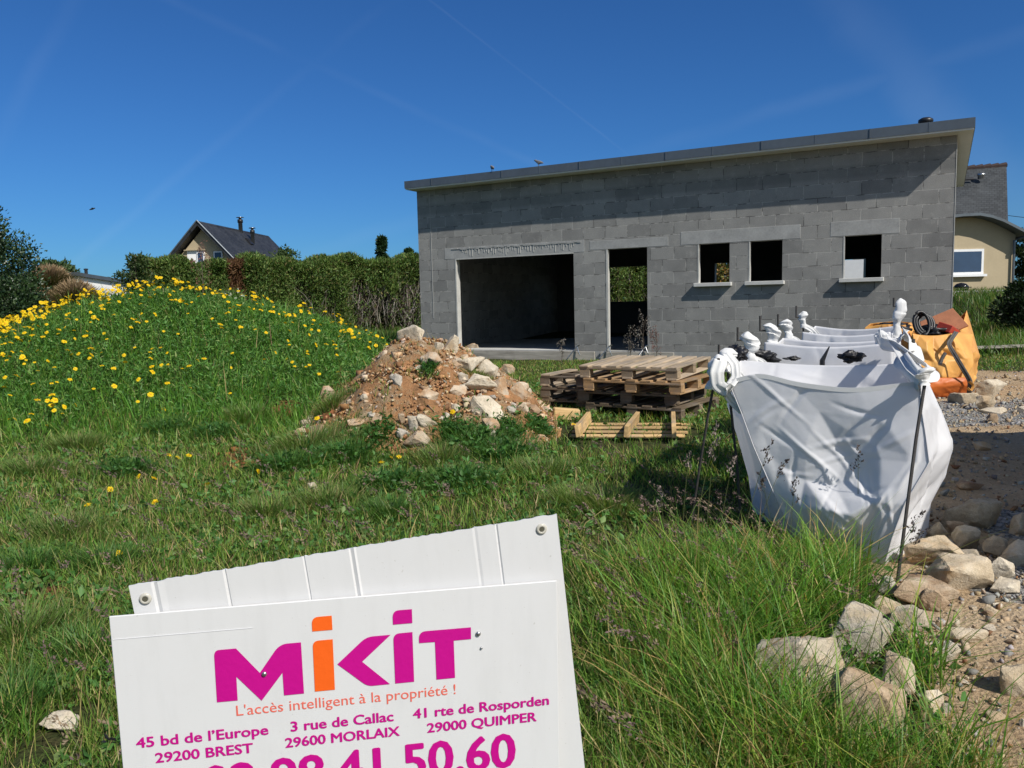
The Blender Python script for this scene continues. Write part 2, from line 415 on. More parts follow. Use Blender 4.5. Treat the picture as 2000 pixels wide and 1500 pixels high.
def mat_weave(name, col, transl, var=.06, dirt=(.45, .40, .33), dirt_amt=.25, rough=.45):
    """woven polypropylene cloth"""
    m, t = nmat(name); g = NT(t)
    co = g.n('TexCoord').outputs['Object']; uv = g.n('TexCoord').outputs['UV']
    wv = g.n('TexWave'); wv.inputs['Scale'].default_value = 55; wv.inputs['Distortion'].default_value = .6; g.l(uv, wv.inputs['Vector'])
    n1 = g.noise(co, 3, 5); n2 = g.noise(co, 22, 5, .65)
    c = g.ramp(n1, [(.3, tuple(x * (1 - var) for x in col)), (.7, tuple(min(.93, x * (1 + var)) for x in col))])
    c = g.mix(g.rng(g.noise(co, 1.7, 6, .7), .55, .75, 0, dirt_amt), c, dirt)
    h = g.math('ADD', g.math('MULTIPLY', n2, 1.), g.math('MULTIPLY', wv.outputs['Color'], .12))
    g.out(c, rough, h, .14, .008, spec=.35, transl=transl, tcol=c)
    return m

M = {}
M['ground'] = mat_ground(); M['soil'] = mat_soil()
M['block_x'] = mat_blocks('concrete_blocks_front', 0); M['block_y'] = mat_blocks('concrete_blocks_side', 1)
M['mortar'] = simple('smooth_mortar', (.46, .455, .43), .9, .2, 5, 70, .2)
M['lintel'] = simple('cast_concrete', (.335, .335, .325), .9, .25, 4, 60, .3)
M['sill'] = simple('sill_concrete', (.55, .545, .52), .85, .12, 6)
M['dark_room'] = simple('darkened_interior', (.075, .075, .075), .95, .2, 3)  # interior concrete darkened: the gloom of the rooms is put into its colour
M['zinc'] = simple('grey_zinc', (.115, .135, .155), .42, .16, 2, 12, .1, .004, metal=.35, spec=.5)
M['soffit'] = simple('white_soffit', (.72, .72, .68), .5, .06, 2)
M['black'] = simple('black_plastic', (.018, .018, .02), .4, .3, 8)
M['render'] = simple('cream_render', (.43, .355, .235), .9, .08, 2, 90, .2)
M['render_w'] = simple('white_render', (.86, .85, .83), .9, .05, 2)
M['slate'] = mat_slate('slate_tiles', (.030, .032, .036)); M['slate_g'] = mat_slate('old_slates', (.034, .038, .041))
M['glass'] = simple('window_glass', (.03, .065, .13), .12, .2, .6, 3, .02, .002, spec=.35)
M['white'] = simple('white_frame', (.78, .79, .80), .45, .05)
M['steel'] = simple('steel_flue', (.5, .5, .5), .3, .15, 5, metal=.9)
M['rust'] = simple('dark_rebar', (.05, .045, .042), .65, .35, 30, 120, .5)
M['wood'] = mat_wood('pallet_wood', (.36, .27, .175), 0); M['wood_y'] = mat_wood('pallet_wood_cross', (.47, .37, .26), 1)
M['wood_new'] = mat_wood('fresh_pine', (.62, .42, .20), 0); M['wood_new_y'] = mat_wood('fresh_pine_cross', (.62, .42, .20), 1)
M['wood_grey'] = mat_wood('weathered_plank', (.40, .37, .32), 0)
M['rock'] = mat_rock('beige_granite', [(.34, .26, .165), (.52, .425, .30), (.66, .57, .44)], (.42, .28, .15))
M['rock_p'] = mat_rock('pale_granite', [(.48, .41, .31), (.62, .535, .41), (.72, .65, .53)], (.50, .37, .23))
M['rock_g'] = mat_rock('grey_granite', [(.31, .275, .225), (.49, .44, .37), (.62, .57, .49)], (.44, .35, .23))
M['rock_b'] = mat_rock('rusty_granite', [(.25, .165, .105), (.42, .31, .205), (.60, .49, .36)], (.28, .17, .10))
M['rock_h'] = mat_rock('earthy_granite', [(.44, .36, .26), (.58, .48, .36), (.68, .59, .47)], (.40, .235, .12), .44, .60)
M['bag'] = mat_weave('white_woven_cloth', (.87, .87, .885), .36, .04, (.55, .52, .46), .12)
M['bag_loop'] = mat_weave('white_webbing', (.84, .84, .83), .2, .05, (.5, .47, .4), .15)
M['orange'] = mat_weave('orange_woven_cloth', (.88, .43, .12), .22, .22, (.72, .50, .28), .5)
M['orange_d'] = mat_weave('deep_orange_cloth', (.66, .17, .035), .15, .15, (.55, .22, .08), .3)
M['band'] = simple('grey_webbing', (.10, .095, .09), .8, .3, 30)
def mat_sign():
    m, t = nmat('white_corrugated_plastic'); g = NT(t); co = g.n('TexCoord').outputs['Object']
    mp = g.n('Mapping'); mp.inputs['Scale'].default_value = (7, 7, 1.1); g.l(co, mp.inputs['Vector'])
    st = g.rng(g.noise(mp.outputs[0], 2.5, 6, .65), .50, .72); du = g.rng(g.noise(co, 5, 6, .7), .48, .75); sp = g.rng(g.noise(co, 95, 2, .5), .70, .76)
    c = g.mix(g.math('MULTIPLY', st, .22), (.67, .67, .675), (.52, .52, .52)); c = g.mix(g.math('MULTIPLY', du, .12), c, (.52, .51, .48)); c = g.mix(g.math("MULTIPLY", sp, .35), c, (.30, .27, .22))
    fl = g.n('TexWave'); fl.bands_direction = 'Z'; fl.inputs['Scale'].default_value = 60; g.l(co, fl.inputs['Vector'])
    g.out(c, g.rng(du, 0, 1, .34, .55), g.math('ADD', g.noise(co, 6, 3), g.math('MULTIPLY', fl.outputs['Fac'], .12)), .06, .003, spec=.4); return m
M['sign'] = mat_sign()
M['leaf'] = vcol_mat('leaf', .5, .28); M['leaf_gloss'] = vcol_mat('glossy_leaf', .36, .12, spec=.4); M['blade'] = vcol_mat('grass_blade', .45, .42)
M['dry'] = vcol_mat('dry_stalk', .8, .15, (1, 1, 1)); M['petal'] = vcol_mat('petal', .6, .3, (1, 1, 1))
M['bark'] = simple('bark', (.10, .078, .058), .95, .35, 9, 50, .6)

# ------------------------------------------------------------------ ground sheet
def axis(a0, a1, d, far_lo, far_hi):
    xs = list(np.arange(a0, a1 + 1e-6, d)); s = d
    while xs[-1] < far_hi: s *= 1.25; xs.append(xs[-1] + s)
    s = d
    while xs[0] > far_lo: s *= 1.25; xs.insert(0, xs[0] - s)
    return np.array(xs)
gx = axis(-10, 9, .1, -700, 700); gy = axis(.8, 17, .1, -60, 1500)
XX, YY = np.meshgrid(gx, gy)
tr = track(XX, YY)
ZZ = ground(XX, YY) + tr * .02 * vnoise(XX, YY, 11., 2)
V = np.stack([XX, YY, ZZ], -1).reshape(-1, 3)
nx, ny = len(gx), len(gy)
ii = (np.arange(ny - 1)[:, None] * nx + np.arange(nx - 1)[None]).ravel()
F = np.stack([ii, ii + 1, ii + nx + 1, ii + nx], 1)
soilm = np.zeros_like(XX)
for (u, v, r) in ((500, 905, .32), (470, 890, .25), (560, 800, .28), (440, 850, .2), (620, 830, .3), (600, 890, .22), (70, 1170, .22), (860, 965, .2), (120, 1190, .2)):
    p = hit(u, v); soilm = np.maximum(soilm, sstep(r, r * .4, np.hypot(XX - p.x, (YY - p.y) * .8)))
tone = np.stack([tr, gravel(XX, YY) * (XX > 2), soilm], -1).reshape(-1, 3)
o = from_np('ground', V, F, M['ground'], tone=tone, smooth=True); o['kind'] = 'structure'

# dirt heap
px_ = np.arange(-2.75, .85, .035); py_ = np.arange(7.35, 11.0, .035)
XX, YY = np.meshgrid(px_, py_)
H = pile_h(XX, YY)
rough = np.array([mnoise.fractal(Vector((x * 3.2, y * 3.2, 0)), 1.0, 2.1, 5) for x, y in zip(XX.ravel(), YY.ravel())]).reshape(XX.shape)
ZZ = ground(XX, YY) + H + rough * .085 * np.minimum(1, H * 5) - .05 * (H < .015)
V = np.stack([XX, YY, ZZ], -1).reshape(-1, 3); nx, ny = len(px_), len(py_)
ii = (np.arange(ny - 1)[:, None] * nx + np.arange(nx - 1)[None]).ravel()
F = np.stack([ii, ii + 1, ii + nx + 1, ii + nx], 1)
keep = (H.ravel()[F].max(1) > .004)
o = from_np('dirt_heap', V, F[keep], M['soil'], smooth=True)
tag(o, 'heap of reddish brown earth strewn with stones in front of the grey block building', 'dirt heap')

# ------------------------------------------------------------------ the new building
SLAB = .452; WT = 4.224 - SLAB; WL = 11.29
hb = empty('block_building', 'unfinished single storey building of bare grey concrete blocks under a flat zinc edged roof', 'building', (CORNER.x, CORNER.y, SLAB), -PSI)
def wall_sheet(W0, W1, H0, H1, th, openings, mats, parent, name='wall', M4=None, label=None):
    """wall along local x from W0 to W1, thickness th towards +y, with rectangular openings; mats = (face, reveal)"""
    xs = sorted({W0, W1, *[a for o in openings for a in o[:2]]}); zs = sorted({H0, H1, *[a for o in openings for a in o[2:]]})
    bm = bmesh.new(); vc = {}
    def v(x, y, z):
        k = (round(x, 4), round(y, 4), round(z, 4))
        if k not in vc: vc[k] = bm.verts.new(k)
        return vc[k]
    def solid(i, j):
        if i < 0 or j < 0 or i >= len(xs) - 1 or j >= len(zs) - 1: return None
        cx, cz = (xs[i] + xs[i + 1]) / 2, (zs[j] + zs[j + 1]) / 2
        return not any(a < cx < b and c < cz < d for a, b, c, d in openings)
    for i in range(len(xs) - 1):
        for j in range(len(zs) - 1):
            if not solid(i, j): continue
            x0, x1, z0, z1 = xs[i], xs[i + 1], zs[j], zs[j + 1]
            bm.faces.new([v(x0, 0, z0), v(x1, 0, z0), v(x1, 0, z1), v(x0, 0, z1)])
            f = bm.faces.new([v(x1, th, z0), v(x0, th, z0), v(x0, th, z1), v(x1, th, z1)]); f.material_index = 2 if len(mats) > 2 else 0
            for (di, dj, q) in ((-1, 0, ((x0, z0), (x0, z1))), (1, 0, ((x1, z1), (x1, z0))), (0, -1, ((x1, z0), (x0, z0))), (0, 1, ((x0, z1), (x1, z1)))):
                s = solid(i + di, j + dj)
                if s: continue
                f = bm.faces.new([v(q[0][0], 0, q[0][1]), v(q[1][0], 0, q[1][1]), v(q[1][0], th, q[1][1]), v(q[0][0], th, q[0][1])])
                f.material_index = 1 if s is False else 0
    bmesh.ops.recalc_face_normals(bm, faces=bm.faces)
    o = from_bm(name, bm, list(mats), parent)
    if M4 is not None: o.matrix_local = M4
    if label: o['label'] = label
    return o
ZL = 2.613 - SLAB            # underside of the window lintels above the slab
GAR = (-10.27, -7.234, -.001, 2.582 - SLAB); DOOR = (-6.48, -5.57, -.001, ZL)
WINS = [(-4.51, -3.876, 1.83 - SLAB, ZL), (-3.504, -2.875, 1.83 - SLAB, ZL), (-1.79, -1.147, 1.83 - SLAB, ZL)]
DEP = 7.6
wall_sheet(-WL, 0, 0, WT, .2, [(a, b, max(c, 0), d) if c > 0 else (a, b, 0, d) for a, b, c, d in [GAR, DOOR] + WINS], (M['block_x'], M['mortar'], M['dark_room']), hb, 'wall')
# rear wall, with the openings one sees through
def rear(u, v):
    d = ray(u, v); o_ = Vector((0, 0, CAMH)); n = WN; q = CORNER - WN * (DEP - .2)
    t = (q - o_).dot(n) / d.dot(n); p = o_ + d * t
    return (p - CORNER).dot(WR), p.z - SLAB
a = rear(1170, 523); b = rear(1264, 588); c_ = rear(1396, 514); d_ = rear(1432, 556); e_ = rear(1640, 507); f_ = rear(1690, 545)
ropen = [(a[0], b[0], b[1], a[1]), (c_[0], d_[0], d_[1], c_[1]), (e_[0], f_[0], f_[1], e_[1])]
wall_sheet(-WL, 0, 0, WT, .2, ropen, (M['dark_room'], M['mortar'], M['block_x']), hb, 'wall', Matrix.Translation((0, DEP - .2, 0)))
for x in (-WL, -.2):
    o = from_bm('wall', bmbox(0, .2, 0, DEP - .406, 0, WT), M['block_y'], hb); o.location = (x, .203, 0)
for x in (-6.95,):
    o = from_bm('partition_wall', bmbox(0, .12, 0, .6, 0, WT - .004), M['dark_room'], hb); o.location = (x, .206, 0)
o = from_bm('slab', bmbox(-WL - .0, .0, 0., DEP, -.35, -.004), M['lintel'], hb)
o = from_bm('threshold', bmbox(-10.24, -7.25, .012, .5, -.003, .006), M['sill'], hb)
# lintels and sills
for (x0, x1, z0, z1) in ((-10.55, -6.98, 2.582, 2.84), (-6.85, -5.12, 2.613, 2.80), (-4.86, -2.55, 2.613, 2.875), (-2.02, -.86, 2.613, 2.88)):
    from_bm('lintel', bmbox(x0, x1, -.004, .05, z0 - SLAB + .002, z1 - SLAB, bev=.003), M['lintel'], hb)
for k, (x0, x1, z0, z1) in enumerate(WINS):
    from_bm('sill', bmbox(x0 - .06, x1 + .05, -.115, .18, z0 - .068, z0 + .004, bev=.006), M['sill'], hb)
    # thin mortar arrises up the left reveal
    from_bm('reveal_trim', bmbox(x0 - .002, x0 + .022, -.006, .04, z0 + .005, z1 - .004), M['mortar'], hb)
from_bm('reveal_trim', bmbox(GAR[0] - .004, GAR[0] + .03, -.007, .05, .004, GAR[3] - .004), M['mortar'], hb)
from_bm('reveal_trim', bmbox(GAR[0] + .031, GAR[1], -.007, .05, GAR[3] - .02, GAR[3] + .004), M['mortar'], hb)
from_bm('reveal_trim', bmbox(DOOR[0] - .003, DOOR[0] + .04, -.007, .05, .004, DOOR[3] - .004), M['mortar'], hb)
# mortar drips under the garage lintel, render beads at both corners
bm = bmesh.new()
for k in range(46):
    x = -10.05 + 2.9 * k / 46 + rnd.uniform(-.02, .02); ln = rnd.uniform(.03, .17)
    box(bm, x, x + rnd.uniform(.006, .018), -.012, -.0045, 2.785 - SLAB - ln, 2.79 - SLAB + rnd.uniform(0, .02))
from_bm('mortar_drips', bm, M['mortar'], hb)['kind'] = 'stuff'
bm = bmesh.new()
for k in range(40):
    x = -10.35 + 3.3 * k / 40; box(bm, x, x + .0815, -.016, -.0045, 2.795 - SLAB + rnd.uniform(-.02, .01), 2.806 - SLAB + rnd.uniform(0, .03))
from_bm('mortar_ridge', bm, M['lintel'], hb)
from_bm('render_bead', bmbox(-.006, .006, -.006, .0, .0, WT - .12), M['mortar'], hb)
from_bm('render_bead', bmbox(-10.93, -10.915, -.008, -.001, .75, WT - .02), M['lintel'], hb)
# roof: slab, soffit, zinc fascia in laps, vent cowl
RX0, RX1, RY0, RY1 = -WL - .06, .25, -.40, DEP + .3
from_bm('roof', bmbox(RX0 + .02, RX1 - .02, RY0 + .02, RY1 - .02, WT + .032, WT + .165), M['zinc'], hb)
from_bm('soffit', bmbox(RX0 + .012, RX1 - .012, RY0 + .012, RY1 - .012, WT + .002, WT + .03), M['soffit'], hb)
cuts = [RX0, -10.6, -9.67, -8.75, -7.83, -6.9, -5.98, -5.05, -4.13, -3.21, -2.27, -1.36, -.44, RX1]
for k in range(len(cuts) - 1):
    x0, x1 = cuts[k], cuts[k + 1]; y = RY0 - .004 * (k % 2)
    bm = bmesh.new(); box(bm, x0 + .001, x1 - .001, y - .004, y + .010, WT + .028, WT + .195); box(bm, x0 + .001, x1 - .001, y + .0105, y + .09, WT + .188, WT + .195)
    box(bm, x0 + .002, x0 + .016, y - .012, y - .0045, WT + .03, WT + .197); bmesh.ops.recalc_face_normals(bm, faces=bm.faces)
    from_bm('fascia_panel', bm, M['zinc'], hb)
for x in (RX0 - .004, RX1 - .006):
    from_bm('fascia_panel', bmbox(x, x + .010, RY0 + .0112, RY1, WT + .03, WT + .195), M['zinc'], hb)
vt = from_bm('roof_vent', lathe([(.075, 0), (.075, .14), (.065, .15), (.065, .19), (.10, .195), (.125, .215), (.12, .255), (.07, .285), (0.01, .29)], 20), M['black'], hb, True)
vt.location = (-.50, .35, WT + .13)
# formwork boards along the slab edge and the clamps that hold them
def wp(s, off, z): return CORNER + WR * s + WN * off + Vector((0, 0, z))
pl = from_bm('formwork_board', bmbox(-10.5, -6.75, -.065, -.025, -.02, .20, bev=.004), M['wood_grey'])
pl.location = (CORNER.x, CORNER.y, SLAB - .215); pl.rotation_euler = (0, 0, -PSI)
tag(pl, 'long grey formwork board along the slab edge under the garage opening', 'board', 'formwork boards')
pl = from_bm('formwork_board', bmbox(-6.62, -5.0, -.05, -.012, -.02, .18, bev=.004), M['wood_grey'])
pl.location = (CORNER.x, CORNER.y, SLAB - .20); pl.rotation_euler = (0, 0, -PSI)
tag(pl, 'short grey formwork board at the foot of the doorway', 'board', 'formwork boards')
def clamp(s, lab, flip):
    p = wp(s, .09, SLAB - .03)
    c = empty('mason_clamp', lab, 'clamp', p, -PSI + flip, 'mason clamps on the formwork')
    bm = bmesh.new(); tube(bm, [(-.16, -.10, -.12), (-.03, -.02, .06), (.03, 0, .13)], .011); tube(bm, [(.03, 0, .13), (.10, -.01, .16)], .016); bmesh.ops.recalc_face_normals(bm, faces=bm.faces)
    from_bm('bar', bm, M['steel'], c)
    from_bm('jaw', bmtube([(.03, .0, .13), (.075, -.03, .0), (.10, -.02, -.06)], .013), M['steel'], c)
clamp(-7.17, 'rusty mason clamp gripping the board at the right end of the garage opening', 0.)
clamp(-6.43, 'mason clamp gripping the board left of the doorway', 0.)
clamp(-5.62, 'small mason clamp at the right jamb of the doorway', .4)

def bird(loc, rz, lab, s=1., fly=False):
    """small bird: body with head and beak in one skinned mesh"""
    me = bpy.data.meshes.new('bird')
    P = [(-.11, 0, .055), (-.05, 0, .075), (.0, 0, .085), (.045, 0, .105), (.068, 0, .125), (.10, 0, .122)]; E = [(i, i + 1) for i in range(5)]
    r = [.010, .030, .036, .026, .022, .004]
    if fly:
        P += [(0, .09, .12), (-.03, .2, .11), (0, -.09, .12), (-.03, -.2, .11)]; E += [(2, 6), (6, 7), (2, 8), (8, 9)]; r += [.016, .005, .016, .005]
    else:
        P += [(.0, .015, .05), (.0, .015, .0), (.0, -.015, .05), (.0, -.015, .0)]; E += [(2, 6), (6, 7), (2, 8), (8, 9)]; r += [.006, .004, .006, .004]
    me.from_pydata([tuple(c * s for c in p) for p in P], E, [])
    o = link_mesh('bird', me, simple('bird_feathers_%d' % len(bpy.data.materials), (.16, .16, .17) if not fly else (.02, .02, .02), .8))
    md = o.modifiers.new('skin', 'SKIN'); 
    for i, sv in enumerate(me.skin_vertices[0].data): sv.radius = (r[i] * s, r[i] * s)
    me.skin_vertices[0].data[2].use_root = True
    o.modifiers.new('sub', 'SUBSURF').levels = 1
    o.location = loc; o.rotation_euler = (0, 0, rz); return tag(o, lab, 'bird')
rt = SLAB + WT + .197
bird(wp(-9.0, .36, rt), 1.9, 'small grey bird perched on the zinc roof edge, left of the other perched bird', 1.1)
bird(wp(-7.86, .36, rt), 2.6, 'small dark bird standing upright on the roof edge above the doorway', 1.1)
bird(aty(181, 413, 30), .5, 'tiny dark bird flying in the blue sky', 1.0, True)
# pale board seen through the rear opening behind the right window
pb = aty(1664, 530, 28.)
o = from_bm('white_board', bmbox(-1.3, .36, 0, .04, -1.75, .40), M['white']); o.location = pb; o.rotation_euler = (R_(-4), 0, -PSI)
tag(o, 'pale board leaning outside, glimpsed through the rightmost window', 'board')

# ------------------------------------------------------------------ vegetation generators (numpy)
def unit(v): return v / np.maximum(np.linalg.norm(v, axis=-1, keepdims=True), 1e-9)
def blades(P, h, w, az, lean, curl, tone, tipdry=.25):
    """N grass blades -> V, F, tone; each is 7 vertices"""
    n = len(P); ts = np.array([0., .38, .74, 1.]); wd = np.array([.75, 1., .62, 0.])
    d = np.stack([np.cos(az), np.sin(az), np.zeros(n)], -1)
    fa = az + np.pi / 2 + rng.normal(0, .6, n); s = np.stack([np.cos(fa), np.sin(fa), np.zeros(n)], -1)
    V = []; T = []
    for t, wk in zip(ts, wd):
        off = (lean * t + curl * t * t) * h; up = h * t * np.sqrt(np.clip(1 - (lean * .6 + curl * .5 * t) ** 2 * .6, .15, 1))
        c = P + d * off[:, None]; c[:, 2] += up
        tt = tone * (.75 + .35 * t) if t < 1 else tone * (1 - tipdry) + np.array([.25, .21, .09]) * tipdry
        if wk > 0:
            V += [c - s * (w * wk * .5)[:, None], c + s * (w * wk * .5)[:, None]]; T += [tt, tt]
        else: V.append(c); T.append(tt)
    V = np.stack(V, 1).reshape(-1, 3); T = np.stack(T, 1).reshape(-1, 3)
    f = np.array([[0, 1, 3], [0, 3, 2], [2, 3, 5], [2, 5, 4], [4, 5, 6]])
    F = (f[None] + (np.arange(n) * 7)[:, None, None]).reshape(-1, 3)
    return V, F, T
def leaves(C, D, ln, wd, tone, fold=.25):
    """N folded diamond leaves from base C along D"""
    n = len(C); D = unit(D); r = unit(rng.normal(size=(n, 3))); S = unit(np.cross(D, r)); U = np.cross(S, D)
    m = C + D * (ln * .45)[:, None] + U * (wd * fold)[:, None]
    V = np.stack([C, m - S * (wd * .5)[:, None], C + D * ln[:, None], m + S * (wd * .5)[:, None]], 1).reshape(-1, 3)
    F = (np.array([[0, 1, 2], [0, 2, 3]])[None] + (np.arange(n) * 4)[:, None, None]).reshape(-1, 3)
    return V, F, np.repeat(tone, 4, 0)
def merge(*parts):
    V, F, T, k = [], [], [], 0
    for v, f, t in parts: V.append(v); F.append(f + k); T.append(t); k += len(v)
    return np.concatenate(V), np.concatenate(F), np.concatenate(T)
def pal(n, cols, wts, jit=.25):
    c = np.array(cols)[rng.choice(len(cols), n, p=np.array(wts) / sum(wts))]
    return c * rng.uniform(1 - jit, 1 + jit, (n, 1)) * rng.uniform(.94, 1.06, (n, 3))

# ------------------------------------------------------------------ grass of the meadow (stuff)
BUILD_POLY = None
def in_building(x, y):
    s = (x - CORNER.x) * WR.x + (y - CORNER.y) * WR.y; b = -((x - CORNER.x) * WN.x + (y - CORNER.y) * WN.y)
    return (s > -WL - .02) & (s < .02) & (b > -.09) & (b < DEP + .1)
_rk = hit(1480, 1330)
def meadow(n, y0, y1):
    u = rng.random(n); a = .4
    y = (y0 ** a + u * (y1 ** a - y0 ** a)) ** (1 / a)
    x = rng.uniform(-1, 1, n) * (.72 * y + .5)
    return x, y
def grass_field():
    x, y = meadow(330000, 1.55, 17.5)
    tr = track(x, y); ph = pile_h(x, y); mo = np.interp(x, MX, MZ)
    big = vnoise(x, y, 2.1, 9) + .6 * vnoise(x, y, 5.2, 4)
    tall = np.clip(sstep(.1, .9, x) * sstep(4.75, 4.15, y) * sstep(2.0, 2.6, y), 0, 1)      # long grass beside the stones and bags
    lush = np.clip(tall + sstep(.35, .75, big) * .6, 0, 1)
    soil = np.zeros_like(x)
    for (u, v, r) in ((500, 905, .34), (470, 890, .25), (560, 800, .25), (620, 830, .3), (70, 1170, .22), (860, 965, .2)):
        p = hit(u, v); soil = np.maximum(soil, sstep(r, r * .5, np.hypot(x - p.x, (y - p.y) * .8)))
    keep = (rng.random(len(x)) < (1 - tr) ** 1.5) & (rng.random(len(x)) > soil * .85) & ~in_building(x, y)
    keep &= rng.random(len(x)) < np.where(ph > .015, np.where(ph > .35, .12, np.where(ph > .14, .24, .5)) * (.4 + 1.4 * (vnoise(x, y, 7, 3) > .05)), 1.)
    keep &= rng.random(len(x)) < np.where((y < 10) & (mo < .1), .72 + .5 * lush, 1.)
    for (u, v, w_) in ((1562, 1318, 215), (1662, 1245, 150), (1690, 1392, 180), (1748, 1358, 95), (1770, 1210, 90), (1730, 1190, 70), (1735, 1150, 60), (1720, 1232, 70), (1795, 1158, 175), (1720, 1120, 70), (122, 1418, 90), (1818, 1375, 60), (1755, 1435, 60)):
        p = hit(u, v + 20); keep &= ~((np.abs(x - p.x) < w_ / FPX * p.y * .50) & (y < p.y + .20) & (y > p.y - .27) & (rng.random(len(x)) < .95))
    p = hit(1215, 850); keep &= (rng.random(len(x)) < np.where(np.hypot(x - p.x, (y - p.y) * 1.1) < .85, .22, 1))
    x, y, ph, lush, tall, mo = x[keep], y[keep], ph[keep], lush[keep], tall[keep], mo[keep]; n = len(x)
    far = np.clip((y - 2) / 10, 0, 1)
    md = sstep(.1, .5, np.interp(x, MX, MZ)) * sstep(7.8, 9.2, y)
    yard = sstep(-.8, .2, x) * sstep(10, 11.5, y)
    h = (.085 + .075 * lush + .075 * tall + .10 * md) * rng.lognormal(0, .32, n) * (1 - .45 * yard)
    h = np.where(ph > .02, h * .8, h); h = np.where((x > .45) & (x < 1.75) & (y > 4.65) & (y < 6.2), h * .5, h)
    w = (.0032 + .0062 * far + .0012 * tall) * rng.uniform(.6, 1.5, n)
    az = rng.uniform(0, 2 * np.pi, n)
    lean = rng.normal(.25, .22, n); curl = np.abs(rng.normal(.35, .3, n)) + .2 * tall
    g1 = pal(n, [(.040, .095, .016), (.066, .135, .022), (.105, .165, .032), (.150, .180, .048), (.24, .19, .095), (.15, .10, .065)], [18, 26, 22, 15, 13, 6])
    g2 = pal(n, [(.038, .105, .018), (.062, .150, .022), (.11, .20, .035)], [30, 45, 18])
    lu = (rng.random(n) < np.clip(lush * .8 + md * .85, 0, 1))[:, None]
    tone = np.where(lu, g2, g1)
    st = ((ph > .03) & (rng.random(n) < .55)) | ((tall > .3) & (rng.random(n) < .12)); tone = np.where(st[:, None], pal(n, [(.22, .17, .085), (.15, .10, .055), (.12, .13, .035)], [3, 2, 2]), tone)
    P = np.stack([x, y, surf(x, y) - .01], -1)
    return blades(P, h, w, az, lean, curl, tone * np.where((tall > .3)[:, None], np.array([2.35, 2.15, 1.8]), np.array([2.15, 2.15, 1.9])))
gV = grass_field()
def low_weeds():
    """clover, plantain and other broad leaves low in the sward, and the bushy foliage of the mound"""
    x, y = meadow(60000, 1.7, 13)
    sel = (vnoise(x, y, 3.1, 21) + .5 * vnoise(x, y, 8, 2) > -.05) & (rng.random(len(x)) > track(x, y) * 1.05) & ~in_building(x, y) & (pile_h(x, y) < .25)
    sel &= (pile_h(x, y) < .02) | (rng.random(len(x)) < .45); p = hit(1215, 850); sel &= (np.hypot(x - p.x, y - p.y) > .8) | (rng.random(len(x)) < .15)
    x, y = x[sel], y[sel]; n = len(x)
    z = surf(x, y) + rng.uniform(.005, .07, n)
    D = rng.normal(size=(n, 3)) * np.array([1, 1, .45]) + np.array([0, 0, .25])
    ln = rng.uniform(.02, .055, n) * (1 + .06 * y); a = leaves(np.stack([x, y, z], -1), D, ln, ln * rng.uniform(.35, .7, n), pal(n, [(.070, .175, .040), (.105, .235, .055), (.18, .26, .08)], [4, 4, 2]))
    # mound
    m = 130000
    x = rng.uniform(-9.8, -.9, m); y = rng.uniform(8.3, 14., m); mo = np.interp(x, MX, MZ)
    yc = 12 + .12 * (x + 5)
    b = np.where(y < yc, sstep(yc - 3.6, yc, y), 1 - sstep(yc, yc + 3.6, y)); sel = rng.random(m) < np.clip(mo * b * 2.4, 0, 1) * np.where(y > yc + .8, .35, 1)
    x, y = x[sel], y[sel]; n = len(x); cl = .5 + .5 * vnoise(x, y, 6.5, 3) + .4 * vnoise(x, y, 15, 8)
    z = surf(x, y) + rng.uniform(.02, .24, n) * (.55 + .5 * cl)
    D = rng.normal(size=(n, 3)) * np.array([1, 1, .8]) + np.array([0, 0, .55])
    ln = rng.uniform(.035, .085, n); b_ = leaves(np.stack([x, y, z], -1), D, ln, ln * rng.uniform(.14, .32, n), pal(n, [(.065, .165, .036), (.098, .235, .050), (.155, .29, .060), (.24, .30, .10)], [5, 5, 3, 1.2]))
    return merge(a, b_)
def far_grass():
    n = 52000; x = np.r_[rng.uniform(7.5, 19, n // 2), rng.uniform(-16, -1.5, n // 2)]; y = rng.uniform(14, 27.5, n)
    k = ~in_building(x, y) & (np.interp(x, MX, MZ) * (y < 15) < .2) & (track(x, y) < .3); x, y = x[k], y[k]; n = len(x)
    return blades(np.stack([x, y, ground(x, y) - .02], -1), rng.uniform(.12, .34, n), rng.uniform(.012, .024, n), rng.uniform(0, 6.28, n), rng.normal(.2, .2, n), rng.uniform(0, .6, n), pal(n, [(.07, .16, .03), (.11, .21, .04), (.18, .22, .06), (.30, .25, .13)], [4, 4, 2, 1]))
